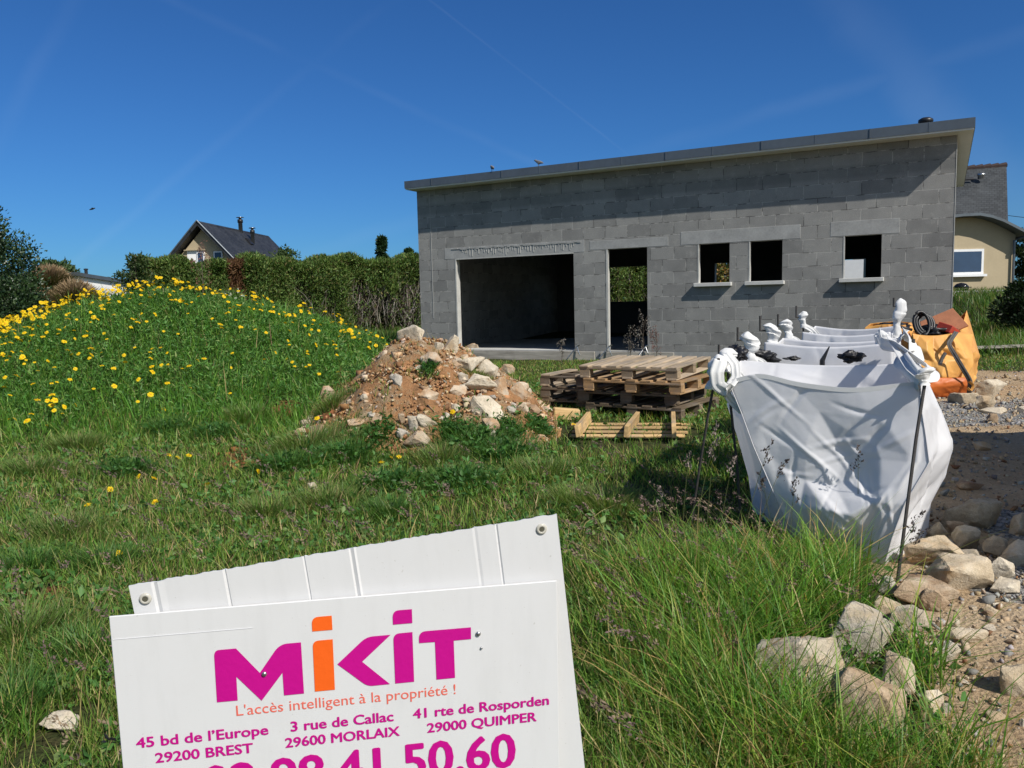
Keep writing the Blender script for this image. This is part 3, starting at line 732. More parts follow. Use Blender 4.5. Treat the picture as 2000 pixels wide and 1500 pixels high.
def tufts():
    """rough clumps of longer grass and leafy weeds standing up out of the sward"""
    ps = []
    spots = [(600, 885, .30, .26), (560, 925, .26, .22), (675, 905, .28, .24), (930, 885, .34, .24), (985, 900, .28, .2), (860, 905, .26, .2), (760, 955, .22, .18), (900, 950, .3, .18), (1060, 930, .26, .18), (480, 830, .26, .24), (420, 860, .22, .22), (330, 850, .26, .22),
             (150, 880, .3, .2), (60, 930, .26, .2), (250, 930, .22, .18), (640, 990, .24, .18), (520, 1010, .22, .16), (130, 1050, .26, .2), (60, 1120, .22, .18), (210, 1110, .2, .16), (760, 1010, .22, .16), (40, 1260, .2, .22), (170, 1290, .18, .18), (20, 1400, .16, .2),
             (690, 870, .18, .15), (740, 850, .14, .12), (990, 850, .18, .14), (650, 800, .2, .2), (690, 740, .2, .2), (730, 690, .18, .2), (1050, 840, .14, .14), (880, 850, .12, .1), (840, 720, .10, .1), (930, 735, .10, .1), (1190, 1000, .26, .2), (1120, 990, .22, .18)]
    for (u, v, r, h) in spots:
        p = hit(u, v); n = int(1150 * r * 4); q = rng.normal(0, 1, (n, 2)) * np.array([r * rng.uniform(.45, .85), r * rng.uniform(.3, .6)]); q[:, 1] += q[:, 0] * rng.uniform(-.4, .4); x, y = p.x + q[:, 0], p.y + q[:, 1]; d = np.hypot(q[:, 0], q[:, 1]) / r
        dark = rng.random() < .6
        tn = pal(n, [(.060, .150, .030), (.095, .21, .042), (.16, .27, .06)] if dark else [(.12, .22, .045), (.19, .28, .07), (.30, .27, .12)], [4, 4, 2])
        ps.append(blades(np.stack([x, y, surf(x, y) - .01], -1), h * rng.uniform(.45, 1.15, n) * (1.1 - .4 * np.clip(d, 0, 1)), rng.uniform(.004, .009, n) * (.6 + .05 * p.y), np.arctan2(q[:, 1], q[:, 0]) + rng.normal(0, .8, n), rng.uniform(.1, .5, n), rng.uniform(.1, .7, n), tn))
        if dark and v < 960:
            m = int(420 * r * 4); q = rng.normal(0, r * .5, (m, 2)); x, y = p.x + q[:, 0], p.y + q[:, 1]; ln = rng.uniform(.03, .075, m)
            ps.append(leaves(np.stack([x, y, surf(x, y) + rng.uniform(.01, h * .7, m)], -1), rng.normal(size=(m, 3)) * np.array([1, 1, .5]) + np.array([0, 0, .5]), ln, ln * rng.uniform(.3, .6, m), pal(m, [(.055, .15, .035), (.09, .21, .05)], [3, 2])))
    return merge(*ps)
gV = merge(gV, far_grass(), tufts())
wV = low_weeds()
o = from_np('meadow_grass', *gV[:2], M['blade'], tone=gV[2]); o['kind'] = 'stuff'
o = from_np('low_weeds', *wV[:2], M['leaf'], tone=wV[2]); o['kind'] = 'stuff'
def seed_head(P, h, az, lean, droop, n_sp=34, tone=(.21, .155, .125), size=1.):
    """one cocksfoot-like stalk: thin stem and clustered spikelets; returns (stem part, head part)"""
    P = np.array(P, float); d = np.array([math.cos(az), math.sin(az), 0.])
    ts = np.linspace(0, 1, 7); pts = np.stack([P + d * (lean * t + droop * t ** 3) * h + np.array([0, 0, h * t * (1 - .12 * droop * t * t)]) for t in ts])
    wd = .0020 * size * (1 - .5 * ts)
    s1 = np.array([-d[1], d[0], 0]); V = []; F = []
    for s in (s1, np.array([s1[1], -s1[0], .15])):
        b0 = len(V)
        for p, k in zip(pts, wd): V += [p - s * k, p + s * k]
        for i in range(6): q = b0 + i * 2; F += [[q, q + 1, q + 3], [q, q + 3, q + 2]]
    stem = (np.array(V), np.array(F), np.tile(np.array([.13, .15, .055]), (len(V), 1)))
    dirn = unit(pts[-1] - pts[-2]); k = n_sp
    tt = rng.uniform(0, 1, k); cl = np.floor(tt * 4) / 4
    c = pts[-1] + dirn * ((tt - .75) * .11 * size)[:, None] + rng.normal(0, .006 * size, (k, 3)) * (1.5 - tt)[:, None]
    c += np.stack([np.cos(cl * 17 + az), np.sin(cl * 17 + az), np.zeros(k)], -1) * (.016 * size * (1 - cl))[:, None]
    head = leaves(c, dirn + rng.normal(0, .45, (k, 3)), rng.uniform(.012, .022, k) * size, rng.uniform(.005, .010, k) * size, np.array(tone) * rng.uniform(.6, 1.4, (k, 1)))
    return stem, head
ps = []
for k in range(330):
    y = 1.9 + 5.2 * rnd.random() ** .9; x = rnd.uniform(-.66 * y, .30 * y)
    if rnd.random() < .25: x = rnd.uniform(.5, 1.7); y = rnd.uniform(3, 5.4)
    if float(track(x, y)) > .2 or sz(x, y) > .6: continue
    ps += seed_head((x, y, sz(x, y)), rnd.uniform(.14, .34), rnd.uniform(2.2, 4.4), rnd.uniform(.2, .9), rnd.uniform(.2, .6), 26, rnd.choice([(.20, .14, .115), (.24, .18, .12), (.16, .11, .10)]), 1.15)
sV = merge(*ps)
o = from_np('seeding_grass', *sV[:2], M['dry'], tone=sV[2]); o['kind'] = 'stuff'

# ------------------------------------------------------------------ tall single stalks against the bags
stalks = [(1352, 1010, 1392, 870), (1378, 1030, 1398, 835), (1330, 1010, 1345, 893), (1300, 1040, 1290, 960), (1402, 1035, 1430, 905), 
          (1445, 1060, 1500, 872), (1465, 1070, 1528, 905), (1515, 1090, 1487, 930), (1675, 1100, 1676, 885), 
          (1540, 1095, 1552, 945), (1660, 1090, 1712, 1030), (1725, 1150, 1790, 1010), (1700, 1150, 1800, 1035), (1640, 1400, 1660, 1285), (1555, 1380, 1598, 1268)]
side = ['thin', 'bent', 'short', 'purplish', 'slanting', 'upright', 'tall', 'leaning', 'loose headed', 'drooping', 'dark', 'branched', 'slender', 'low', 'curved', 'long slanting', 'dry', 'spindly', 'frail']
for k, (u0, v0, u1, v1) in enumerate(stalks):
    dy = 4.55 if k < 11 else 4.1
    if k > 12: dy = 2.95
    if k < 5: dy = 4.7
    b = aty(u0, v0, dy); b.z = gz(b.x, b.y); tpt = aty(u1, v1, dy)
    h = max(.15, tpt.z - b.z); ax = tpt.x - b.x
    st, hd = seed_head(b, h, 0. if ax > 0 else math.pi, abs(ax) / h * .75, abs(ax) / h * .3, 40, (.075, .06, .055) if k > 4 else (.24, .19, .17), 1.25)
    near = 'dark shade left of the front white bag' if k < 5 else 'front white bag' if k < 11 else 'long dark stake of the front bag' if k < 13 else 'large beige stones'
    nm = empty('grass_stalk', '%s seeding grass stalk by the %s' % (side[k], near), 'grass stalk', b, 0, 'tall seeding grass stalks')
    from_np('stem', st[0] - np.array(b), st[1], M['dry'], nm, st[2]); from_np('seed_head', hd[0] - np.array(b), hd[1], M['dry'], nm, hd[2])

# ------------------------------------------------------------------ yellow flowers
def flower_mesh(i):
    r2 = np.random.default_rng(i); V = []; F = []; T = []
    npet = 15; R0 = .027
    for k in range(npet):
        a = 2 * math.pi * k / npet + r2.normal(0, .06); ln = R0 * r2.uniform(.85, 1.08); dz = r2.uniform(-.006, .006)
        c, s = math.cos(a), math.sin(a); wv = .0068
        b = len(V); V += [(c * .004, s * .004, .004), (c * ln * .6 - s * wv, s * ln * .6 + c * wv, .006), (c * ln, s * ln, dz), (c * ln * .6 + s * wv, s * ln * .6 - c * wv, .006)]
        F += [[b, b + 1, b + 2], [b, b + 2, b + 3]]; T += [(.90, .66, .012)] * 4
    b = len(V); V += [(0, 0, .0125)] + [(.0085 * math.cos(a), .0085 * math.sin(a), .008) for a in np.linspace(0, 2 * math.pi, 9)[:8]]
    F += [[b, b + 1 + k, b + 1 + (k + 1) % 8] for k in range(8)]; T += [(.78, .42, .01)] * 9
    b = len(V); tl = r2.normal(0, .03, 2)
    for z, k in ((0.004, 0), (-.10, .4), (-.22, 1.)):
        V += [(tl[0] * k - .0016, tl[1] * k, z), (tl[0] * k + .0016, tl[1] * k, z)]; T += [(.06, .12, .03)] * 2
    F += [[b, b + 1, b + 3], [b, b + 3, b + 2], [b + 2, b + 3, b + 5], [b + 2, b + 5, b + 4]]
    return np.array(V), np.array(F), np.array(T)
fl = []
for i in range(5):
    v, f, t = flower_mesh(i); o = from_np('yellow_flower', v, f, M['petal'], tone=t); fl.append(o.data); bpy.data.objects.remove(o)
def put_flower(x, y, z, s, lab, grp):
    o = bpy.data.objects.new('yellow_flower', fl[rnd.randrange(5)]); COL.objects.link(o)
    o.location = (x, y, z); o.scale = (s, s, s); a = rnd.uniform(0, 6.28)
    o.rotation_euler = (rnd.gauss(.40, .42), rnd.gauss(.15, .42), a * .15 + rnd.uniform(-.5, .5)); tag(o, lab, 'flower', grp)
near_fl = [(505, 930, 'single large yellow flower beside the bare red soil patch'), (330, 897, 'leftmost of three yellow flowers in a row below the mound'), (349, 902, 'middle of three yellow flowers in a row below the mound'), (370, 898, 'rightmost of three yellow flowers in a row below the mound'),
           (272, 940, None), (302, 944, None), (217, 966, None), (406, 957, None), (304, 992, None), (233, 1095, None), (93, 838, None), (17, 826, None), (345, 815, None), (321, 806, None), (620, 824, 'yellow flower at the left foot of the dirt heap'),
           (885, 812, 'yellow flower growing on the front slope of the dirt heap'), (1589, 1331, 'yellow flower in front of the large beige stone'), (1366, 1225, None), (745, 912, None), (765, 903, None), (780, 901, None), (1121, 836, None), (1350, 1198, None), (172, 998, None), (113, 1018, None)]
for u, v, lab in near_fl:
    p = hit(u, v + 4); s = 1.15 if p.y > 4 else .8
    put_flower(p.x, p.y, p.z + .06, s, lab or 'yellow flower scattered in the flat meadow grass', 'yellow flowers in the meadow')
cnt = 0; tries = 0
while cnt < 299 and tries < 20000:
    tries += 1
    u = 795 * rnd.random() ** 1.35 + 3; y = 8.3 + 4.2 * rnd.random() ** .85
    x = (u - 1000) / FPX * y; mo = float(np.interp(x, MX, MZ)); yc = 12 + .12 * (x + 5)
    if y > yc + .25: continue
    t = (y - (yc - 3.4)) / 3.4
    rid = float(sstep(.55, .95, np.array(t)))
    p_ = (.42 + .75 * rid) if u < 300 else (.13 + .8 * rid) if u < 480 else (.06 + .5 * rid)
    if t < .06 and u > 120: continue
    if rnd.random() > p_ * (.55 + .9 * float(vnoise(x, y, 4.3, 5)) + .3) or pile_h(x, y) > .02: continue
    z = gz(x, y) + rnd.uniform(.25, .36) * (.6 + .4 * min(1, mo))
    put_flower(x, y, z, rnd.choice((rnd.uniform(.7, 1.1), rnd.uniform(1.0, 1.7), rnd.uniform(1.2, 1.6))), 'yellow flower blooming on the grassy mound', 'yellow flowers on the mound'); cnt += 1

vs_, fs_, ts_, k_ = [], [], [], 0                     # the many smaller blooms behind and between, too many to list
_fl = [flower_mesh(i) for i in range(40, 46)]; tries = 0; cnt = 0
while cnt < 260 and tries < 20000:
    tries += 1; u = 780 * rnd.random() ** 1.2 + 2; y = rnd.uniform(9.4, 12.6); x = (u - 1000) / FPX * y; mo = float(np.interp(x, MX, MZ)); yc = 12 + .12 * (x + 5); t = (y - (yc - 3.4)) / 3.4
    if t < .3 or mo < .25 or y > yc + .3 or rnd.random() > (.25 + .75 * t * t) * (1. if u < 350 else .6) * (.5 + .9 * float(vnoise(x, y, 4.3, 5)) + .3): continue
    v, f, t_ = _fl[rnd.randrange(6)]; s = rnd.uniform(.75, 1.15); Rm = np.array((Matrix.Rotation(rnd.gauss(.4, .4), 3, 'X') @ Matrix.Rotation(rnd.gauss(.1, .4), 3, 'Y') @ Matrix.Rotation(rnd.uniform(0, 6), 3, 'Z')))
    vs_.append((v * s) @ Rm.T + np.array([x, y, gz(x, y) + rnd.uniform(.24, .35) * (.6 + .4 * min(1, mo))])); fs_.append(f + k_); ts_.append(t_); k_ += len(v); cnt += 1
o = from_np('small_yellow_flowers', np.concatenate(vs_), np.concatenate(fs_), M['petal'], tone=np.concatenate(ts_)); o['kind'] = 'stuff'

# ------------------------------------------------------------------ hedge
def hedge(A, B, hA, hB, thick, n, lab, dead=(), bare_from=1.1):
    A, B = np.array(A, float), np.array(B, float); L = np.linalg.norm(B - A); d = (B - A) / L; nn = np.array([d[1], -d[0]])   # towards the camera
    root = empty('hedge', lab, 'hedge', (A[0], A[1], gz(A[0], A[1])))
    base = np.array([A[0], A[1], gz(A[0], A[1])])
    def pos(s, q, zf):
        xy = A + d * s[:, None] + nn * q[:, None]; hh = (hA + (hB - hA) * s / L) + .09 * np.sin(s * 2.3) + .07 * np.sin(s * 5.9 + 1)
        return np.stack([xy[:, 0], xy[:, 1], ground(xy[:, 0], xy[:, 1]) + zf * hh], -1) - base
    s = rng.uniform(0, L, n); face = rng.random(n); zf = np.where(face < .7, rng.uniform(.02, 1, n), rng.uniform(.93, 1.03, n))
    bulge = .12 * np.sin(s * 3.1 + zf * 4) + .10 * np.sin(s * 7.3 + 2) + .08 * np.sin(s * 1.3 + zf * 9)
    q = np.where(face < .7, thick * .5 + bulge + rng.normal(-.08, .1, n), rng.uniform(-thick * .5, thick * .5, n))
    bare = sstep(bare_from, bare_from + .25, s / L + .04 * np.sin(s * 4)) * sstep(.80, .55, zf + .08 * np.sin(s * 2.7) + .05 * np.sin(s * 9))
    dd = np.zeros(n)
    for c, r in dead: dd = np.maximum(dd, sstep(r, r * .6, np.abs(s - c + .04 * np.sin(zf * 9))))
    keep = (rng.random(n) > bare * .93) & (rng.random(n) > .35 * (np.sin(s * 2.6 + 3 * zf) > .82))
    tn = pal(n, [(.080, .145, .038), (.125, .205, .050), (.185, .25, .065), (.22, .19, .08)], [4, 5, 3, 1.2], .35)
    tn = np.where((dd > .5)[:, None], pal(n, [(.13, .065, .035), (.18, .10, .05)], [1, 1]), tn)
    D = rng.normal(size=(n, 3)) * .6 + np.array([nn[0] * .5, nn[1] * .5, .75])
    ln = rng.uniform(.07, .15, n); pt = pos(s, q, zf)
    a = leaves(pt[keep], D[keep], ln[keep], ln[keep] * rng.uniform(.18, .36, keep.sum()), tn[keep])
    from_np('foliage', *a[:2], M['leaf'], root, a[2])
    m = int(L * 240); s = rng.uniform(0, L, m); zf = rng.uniform(0, .62, m); q = thick * .5 - rng.uniform(.0, .5, m)
    on = rng.random(m) < np.where(s / L > bare_from, 1, .12); s, zf, q = s[on], zf[on], q[on]; m = len(s)
    ar = rng.normal(0, .5, m); bl = blades(pos(s, q, zf), rng.uniform(.25, .8, m), rng.uniform(.010, .030, m), np.where(rng.random(m) < .5, math.atan2(d[1], d[0]), math.atan2(-d[1], -d[0])) + ar, rng.uniform(.0, .9, m), rng.normal(0, .3, m), pal(m, [(.30, .27, .225), (.44, .40, .35), (.16, .125, .095)], [3, 2.4, 1.6]), 0)
    from_np('bare_branches', *bl[:2], M['dry'], root, bl[2])['kind'] = 'stuff'
    bm = bmesh.new()
    for k in range(int(L / .55)):
        ss = np.array([k * .55 + .2]); p = pos(ss, np.array([thick * .18]), np.array([0.]))[0]; p2 = pos(ss + rnd.uniform(-.15, .15), np.array([thick * .1]), np.array([.75]))[0]
        tube(bm, [p, (p + p2) / 2 + np.array([rnd.uniform(-.08, .08), 0, 0]), p2], [.05, .04, .025], 6)
    from_bm('trunks', bm, M['bark'], root)
    # shaded heart of the hedge: dense inner twigs
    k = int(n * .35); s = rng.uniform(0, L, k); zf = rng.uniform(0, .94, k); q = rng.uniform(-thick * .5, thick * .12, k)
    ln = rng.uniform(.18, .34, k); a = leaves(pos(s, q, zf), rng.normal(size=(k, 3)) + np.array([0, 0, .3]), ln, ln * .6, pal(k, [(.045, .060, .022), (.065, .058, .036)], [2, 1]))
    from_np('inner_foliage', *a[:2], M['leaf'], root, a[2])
    return root
A = aty(262, 520, 23.5); Bp = aty(842, 520, 28.5)
hedge((A.x, A.y), (Bp.x, Bp.y), aty(300, 510, 23.5).z - gz(A.x, A.y) - .06, aty(815, 511, 28.5).z - gz(Bp.x, Bp.y), 1.3, 105000,
      'long clipped conifer hedge behind the flower mound, bare and twiggy low on the right', dead=((2.75, .3),), bare_from=.5)
C1 = Vector((Bp.x, Bp.y, 0)); dv = (C1 - Vector((A.x, A.y, 0))).normalized()
hedge((Bp.x + 1.2, 31.), (7.5, 34.), 2.9, 2.7, 1.3, 34000, 'green and rusty hedge seen through the doorway of the block building')

# ------------------------------------------------------------------ trees and shrubs
def tree(name, lab, cat, loc, h, cr, trunk_h, n, lsize, cols, wts, seed, shape='round', group=None, lw=.5, clumps=46, fold=.25, mat='leaf'):
    r2 = random.Random(seed); rg = np.random.default_rng(seed)
    root = empty(name, lab, cat, loc, 0, group)
    bm = bmesh.new(); tr_ = .035 * h ** .9
    tube(bm, [(0, 0, -.1), (.02 * h, .01 * h, trunk_h), (-.01 * h, .02 * h, h * .6), (0, 0, h * .93)], [tr_, tr_ * .8, tr_ * .45, tr_ * .12], 8)
    cs = []
    for k in range(clumps):
        a = r2.uniform(0, 6.283); t = r2.random() ** .8
        zc = trunk_h + (h - trunk_h) * t
        if shape == 'cone': rr = cr * (1.02 - t) * r2.uniform(.35, 1.)
        elif shape == 'column': rr = cr * (1 - .55 * t * t) * r2.uniform(.3, 1.) * (1 if t < .82 else .6)
        else: rr = cr * math.sqrt(max(.04, 1 - (2 * t - .9) ** 2 * .8)) * r2.uniform(.25, 1.)
        c = (rr * math.cos(a), rr * math.sin(a), zc); cs.append(c)
        if k % 3 == 0:
            z0 = max(trunk_h * .6, zc - rr * .7); tube(bm, [(0, 0, z0), (c[0] * .5, c[1] * .5, (z0 + zc) / 2 + .05 * h), c], [tr_ * .35, tr_ * .2, tr_ * .06], 5)
    bmesh.ops.recalc_face_normals(bm, faces=bm.faces)
    from_bm('trunk', bm, M['bark'], root)
    cs = np.array(cs); idx = rg.integers(0, clumps, n); sp = cr * (.30 if shape != 'cone' else .22)
    off = unit(rg.normal(size=(n, 3))) * (sp * rg.random((n, 1)) ** .45) * rg.uniform(.7, 1.25, (clumps, 1))[idx]
    C = cs[idx] + off * np.array([1, 1, .8])
    ln = rg.uniform(.7, 1.4, n) * lsize
    a = leaves(C, off + rg.normal(0, sp * .5, (n, 3)) + np.array([0, 0, sp * .35]), ln, ln * lw, pal(n, cols, wts, .3), fold)
    from_np('crown', *a[:2], M[mat], root, a[2])
    return root
EV = [(.016, .036, .013), (.028, .056, .018), (.05, .085, .028)]
def on_ground(u, Y, dz=0.):
    x = (u - 1000) / FPX * Y; return (x, Y, gz(x, Y) + dz)
tree('evergreen_shrub', 'big glossy dark evergreen shrub at the left edge beyond the flower mound', 'shrub', on_ground(-28, 14.2, -.1), 3.05, 1.18, .25, 34000, .06, EV, [5, 5, 2], 3, 'column', clumps=170, mat='leaf_gloss')
tree('evergreen_shrub', 'low dark evergreen growth under the shrub at the left edge', 'shrub', on_ground(22, 13.6, -.2), 1.75, 1.05, .1, 13000, .06, EV, [4, 5, 2], 33, clumps=70, mat='leaf_gloss')
tree('conifer_tree', 'pointed dark conifer rising behind the hedge, left of the grey building', 'tree', on_ground(755, 62), aty(755, 466, 62).z - gz(-9.7, 62), 1.0, 1.2, 7000, .24, [(.022, .05, .022), (.035, .07, .03)], [1, 1], 4, 'cone', clumps=120)
tree('round_tree', 'small dark tree top touching the corner of the grey building', 'tree', on_ground(805, 58), aty(804, 490, 58).z - gz(-7, 58), .62, 3.0, 4000, .18, [(.03, .065, .02), (.05, .09, .03)], [1, 1], 5, clumps=40)
tree('distant_tree', 'rounded far tree behind the tan grass plumes', 'tree', on_ground(117, 95), aty(117, 520, 95).z - gz(-50, 95), 3.2, 1.5, 7000, .5, [(.05, .09, .035), (.075, .12, .045)], [1, 1], 6, clumps=60)
tree('young_tree', 'light leafy tree top beyond the hedge right of the gabled house', 'tree', on_ground(573, 36), aty(573, 490, 36).z - gz(-10, 36), .9, 1.2, 3200, .14, [(.05, .09, .03), (.08, .12, .04)], [1, 1], 7, clumps=40)
tree('thin_shrub', 'thin sprigs of a shrub at the left end of the hedge', 'shrub', on_ground(278, 22.6), aty(275, 503, 22.6).z - gz(-10, 22.6), .6, .6, 2600, .09, [(.045, .08, .025), (.07, .10, .035)], [1, 1], 8, clumps=44)
tree('white_flowering_bush', 'fresh green bush with white blossom at the foot of the hedge', 'bush', on_ground(465, 21.5), 1.5, .85, .2, 2600, .11, [(.09, .17, .03), (.12, .20, .05), (.6, .6, .5)], [4, 4, 1.2], 9, lw=.7, clumps=30)
tree('garden_tree', 'dark tree beside the hedge seen through the doorway', 'tree', on_ground(1263, 40), 5.2, 1.3, 1., 6500, .2, [(.018, .04, .016), (.03, .06, .02)], [1, 1], 10, clumps=70)
tree('garden_tree', 'green tree above the hedge seen through the doorway', 'tree', on_ground(1205, 44), 5.0, 1.7, 1., 6500, .22, [(.045, .08, .025), (.06, .10, .03)], [1, 1], 12, clumps=60)
tree('autumn_shrub', 'tan and green shrub seen through the leftmost window', 'shrub', on_ground(1412, 29), 2.6, 1.1, .4, 5000, .14, [(.30, .19, .07), (.22, .20, .06), (.08, .12, .03)], [3, 2, 2], 13, clumps=50)
tree('dark_shrub', 'dark low shrub on the grass bank at the right edge', 'shrub', on_ground(2003, 18.5, -.1), 1.15, .72, .1, 5200, .09, [(.012, .025, .010), (.02, .04, .014)], [1, 1], 14, clumps=50)
tree('garden_tree', 'dark tree beyond the downpipe of the cream house at the right edge', 'tree', on_ground(2012, 37), 2.9, .9, .5, 5000, .16, [(.03, .05, .02), (.05, .07, .03)], [1, 1], 15, clumps=40)
def plume_grass(loc, r, lab, seed):
    rg = np.random.default_rng(seed); root = empty('plume_grass', lab, 'ornamental grass', loc, 0, 'ornamental plume grasses')
    n = 2600; az = rg.uniform(0, 2 * np.pi, n); P = np.stack([np.cos(az) * .12, np.sin(az) * .12, np.zeros(n)], -1) * rg.random((n, 1))
    a = blades(P, rg.uniform(.7, 1.2, n) * r * 2, np.full(n, .012), az, rg.uniform(.05, .75, n), rg.uniform(.1, .5, n), pal(n, [(.055, .075, .03), (.13, .11, .05), (.22, .17, .09)], [3, 3, 2]), .3)
    from_np('leaves', *a[:2], M['blade'], root, a[2])
    n = 5200; u = unit(rg.normal(size=(n, 3)) * np.array([1, 1, .8])); u[:, 2] = np.abs(u[:, 2]) * .9 - .12
    C = u * r * rg.uniform(.55, 1.05, (n, 1)) + np.array([0, 0, r * 1.45])
    ln = rg.uniform(.08, .2, n); a = leaves(C, u + rg.normal(0, .25, (n, 3)) + np.array([0, 0, .4]), ln, ln * .12, pal(n, [(.33, .235, .13), (.26, .18, .10), (.42, .32, .20)], [3, 2, 1.4]))
    from_np('plumes', *a[:2], M['dry'], root, a[2])
for (u, v, Y, r, lab, sd) in ((97, 541, 16.8, .29, 'tall tan plume grass half hidden behind the dark shrub', 21), (147, 572, 16.2, .30, 'lower tan plume grass in front of the white flat roofed house', 22), (84, 590, 15.9, .30, 'shaded tan plume grass close to the dark shrub', 23)):
    q = aty(u, v, Y); plume_grass((q.x, q.y, q.z - r * 1.75), r, lab, sd)
# dry dock stems by the doorway
def dock(u, Y, h, lab, seed, red=False):
    rg = np.random.default_rng(seed); x, y, z = on_ground(u, Y); root = empty('dry_dock', lab, 'weed', (x, y, z), 0, 'dry weeds by the doorway')
    bm = bmesh.new(); k = 9; tips = []
    tube(bm, [(0, 0, 0), (.02, 0, h * .5), (.0, .01, h)], [.006, .005, .002], 5); tips.append((0, 0, h))
    for i in range(k):
        z0 = h * rg.uniform(.35, .85); a = rg.uniform(0, 6.28); l = h * rg.uniform(.12, .28); e = (l * .55 * math.cos(a), l * .55 * math.sin(a), z0 + l); tips.append(e)
        tube(bm, [(0.01, 0, z0), e], [.004, .002], 4)
    from_bm('stem', bm, M['bark'], root)
    n = 260; t = np.array(tips)[rg.integers(0, len(tips), n)]; C = t * 1. + np.stack([rg.normal(0, .015, n), rg.normal(0, .015, n), -rg.random(n) * h * .22], -1)
    ln = rg.uniform(.015, .035, n); col = [(.20, .10, .075), (.16, .08, .06)] if red else [(.27, .25, .22), (.17, .15, .13)]
    a = leaves(C, rg.normal(size=(n, 3)), ln, ln * .6, pal(n, col, [1, 1])); from_np('seed_head', *a[:2], M['dry'], root, a[2])
dock(1232, 14.9, .82, 'grey dry seeding weed in front of the doorway', 31); dock(1257, 14.7, 1.05, 'tallest grey dry weed at the right side of the doorway', 32)
dock(1283, 14.4, .85, 'reddish dry weed against the blocks right of the doorway', 33, True); dock(1098, 16.6, .5, 'small dry weed in front of the garage opening', 34)
dock(404, 11.9, .95, 'reddish dry dock standing in front of the brown patch of hedge', 35, True)

# ------------------------------------------------------------------ neighbouring houses
def quad_uv(bm, pts, uvs):
    f = bm.faces.new([bm.verts.new(p) for p in pts]); ul = bm.loops.layers.uv.verify()
    for l, uv in zip(f.loops, uvs): l[ul].uv = uv
    return f
def roof_plane(name, P0, P1, P2, P3, th, mat, parent):
    """slab P0-P1 at the eave, P2-P3 at the ridge, slates laid by true length"""
    P = [Vector(p) for p in (P0, P1, P2, P3)]; n = (P[1] - P[0]).cross(P[3] - P[0]).normalized()
    if n.z < 0: n = -n
    bm = bmesh.new(); w_ = (P[1] - P[0]).length; h_ = (P[3] - P[0]).length; uv = [(0, 0), (w_, 0), (w_, h_), (0, h_)]
    quad_uv(bm, P, uv); Q = [p - n * th for p in P]; quad_uv(bm, Q[::-1], uv[::-1])
    for i in range(4):
        j = (i + 1) % 4; quad_uv(bm, (P[i], P[j], Q[j], Q[i]), [(0, 0), (1, 0), (1, .1), (0, .1)])
    return from_bm(name, bm, mat, parent)
Yh = 60.; ap = aty(384.5, 431, Yh); re = aty(524, 459, 74.); rd = (re - ap); rz = math.atan2(rd.y, rd.x) - math.pi / 2; LR = math.hypot(rd.x, rd.y)
hs = empty('gabled_house', 'cream gabled house with a dark slate roof and two steel flues beyond the hedge', 'house', (ap.x, ap.y, 0), rz)
ZR = ap.z; HW = 5.6; SL = 1.08; ZE = ZR - HW * SL
bm = bmesh.new(); zr = ZR - .55; e = HW - .3
v = [bm.verts.new(p) for p in ((-e, .75, 0), (e, .75, 0), (e, .75, zr - e * SL), (0, .75, zr), (-e, .75, zr - e * SL))]; f = bm.faces.new(v)
r_ = bmesh.ops.extrude_face_region(bm, geom=[f]); bmesh.ops.translate(bm, verts=[g for g in r_['geom'] if isinstance(g, bmesh.types.BMVert)], vec=(0, LR - 1.4, 0)); bmesh.ops.recalc_face_normals(bm, faces=bm.faces)
from_bm('wall', bm, M['render'], hs)
for s in (-1, 1):
    rp = roof_plane('roof', (s * (HW + .4), 0, ZE - .4 * SL), (s * (HW + .4), LR, ZE - .4 * SL), (0, LR, ZR), (0, 0, ZR), .22, M['slate'], hs)
    from_bm('verge_trim', bmtube([(s * (HW + .4), -.03, ZE - .4 * SL), (0, -.03, ZR + .02)], .055, 6), M['zinc'], rp)
def house_window(par, x0, x1, z0, z1, y, mat='glass'):
    f = from_bm('window', bmbox(x0, x1, y - .06, y + .02, z0, z1), M['white'], par)
    from_bm('pane', bmbox(x0 + .09, x1 - .09, y - .075, y - .0625, z0 + .09, z1 - .09), M[mat], f); return f
k = Yh / FPX
from_bm('recess', bmbox(-1.25, .12, .70, .748, ZR - 4.2, ZR - (486 - 431) * k), M['render_w'], hs)
house_window(hs, -.48, .10, ZR - 4., ZR - (488.5 - 431) * k, .68); house_window(hs, .82, 1.5, ZR - 3.6, ZR - (489 - 431) * k, .70)
from_bm('window_lintel', bmbox(-1.4, .2, .50, .70, ZR - 2.12, ZR - 2.06), M['render'], hs)
# flues on the right slope
for (yy, xx, hh, r, ln) in ((7.6, .12, .95, .17, 'tall'), (8.0, .95, 1.0, .15, 'short')):
    f = from_bm('flue', lathe([(r, -.5), (r, hh * .55), (r * 1.25, hh * .55), (r * 1.25, hh * .8), (r * .6, hh * .8), (r * .6, hh * .95), (r * 1.7, hh * .97), (r * 1.7, hh * 1.0), (.01, hh * 1.02)], 12), M['steel'], hs, True)
    f.location = (xx, yy, ZR - xx * SL + .2)
    c = from_bm('flue_cap', lathe([(r * 1.3, 0), (r * 1.3, .25), (r * .7, .27), (r * .7, .40), (r * 2.0, .42), (.01, .47)], 12), M['black'], f, True); c.location = (0, 0, hh * .52)
o = from_bm('roof_window', bmbox(-.35, .35, -.3, .3, 0, .08), M['black'], hs); o.location = (1.0, 7.1, ZR - 1.0 * SL + .03); o.rotation_euler = (0, math.atan(SL), 0)
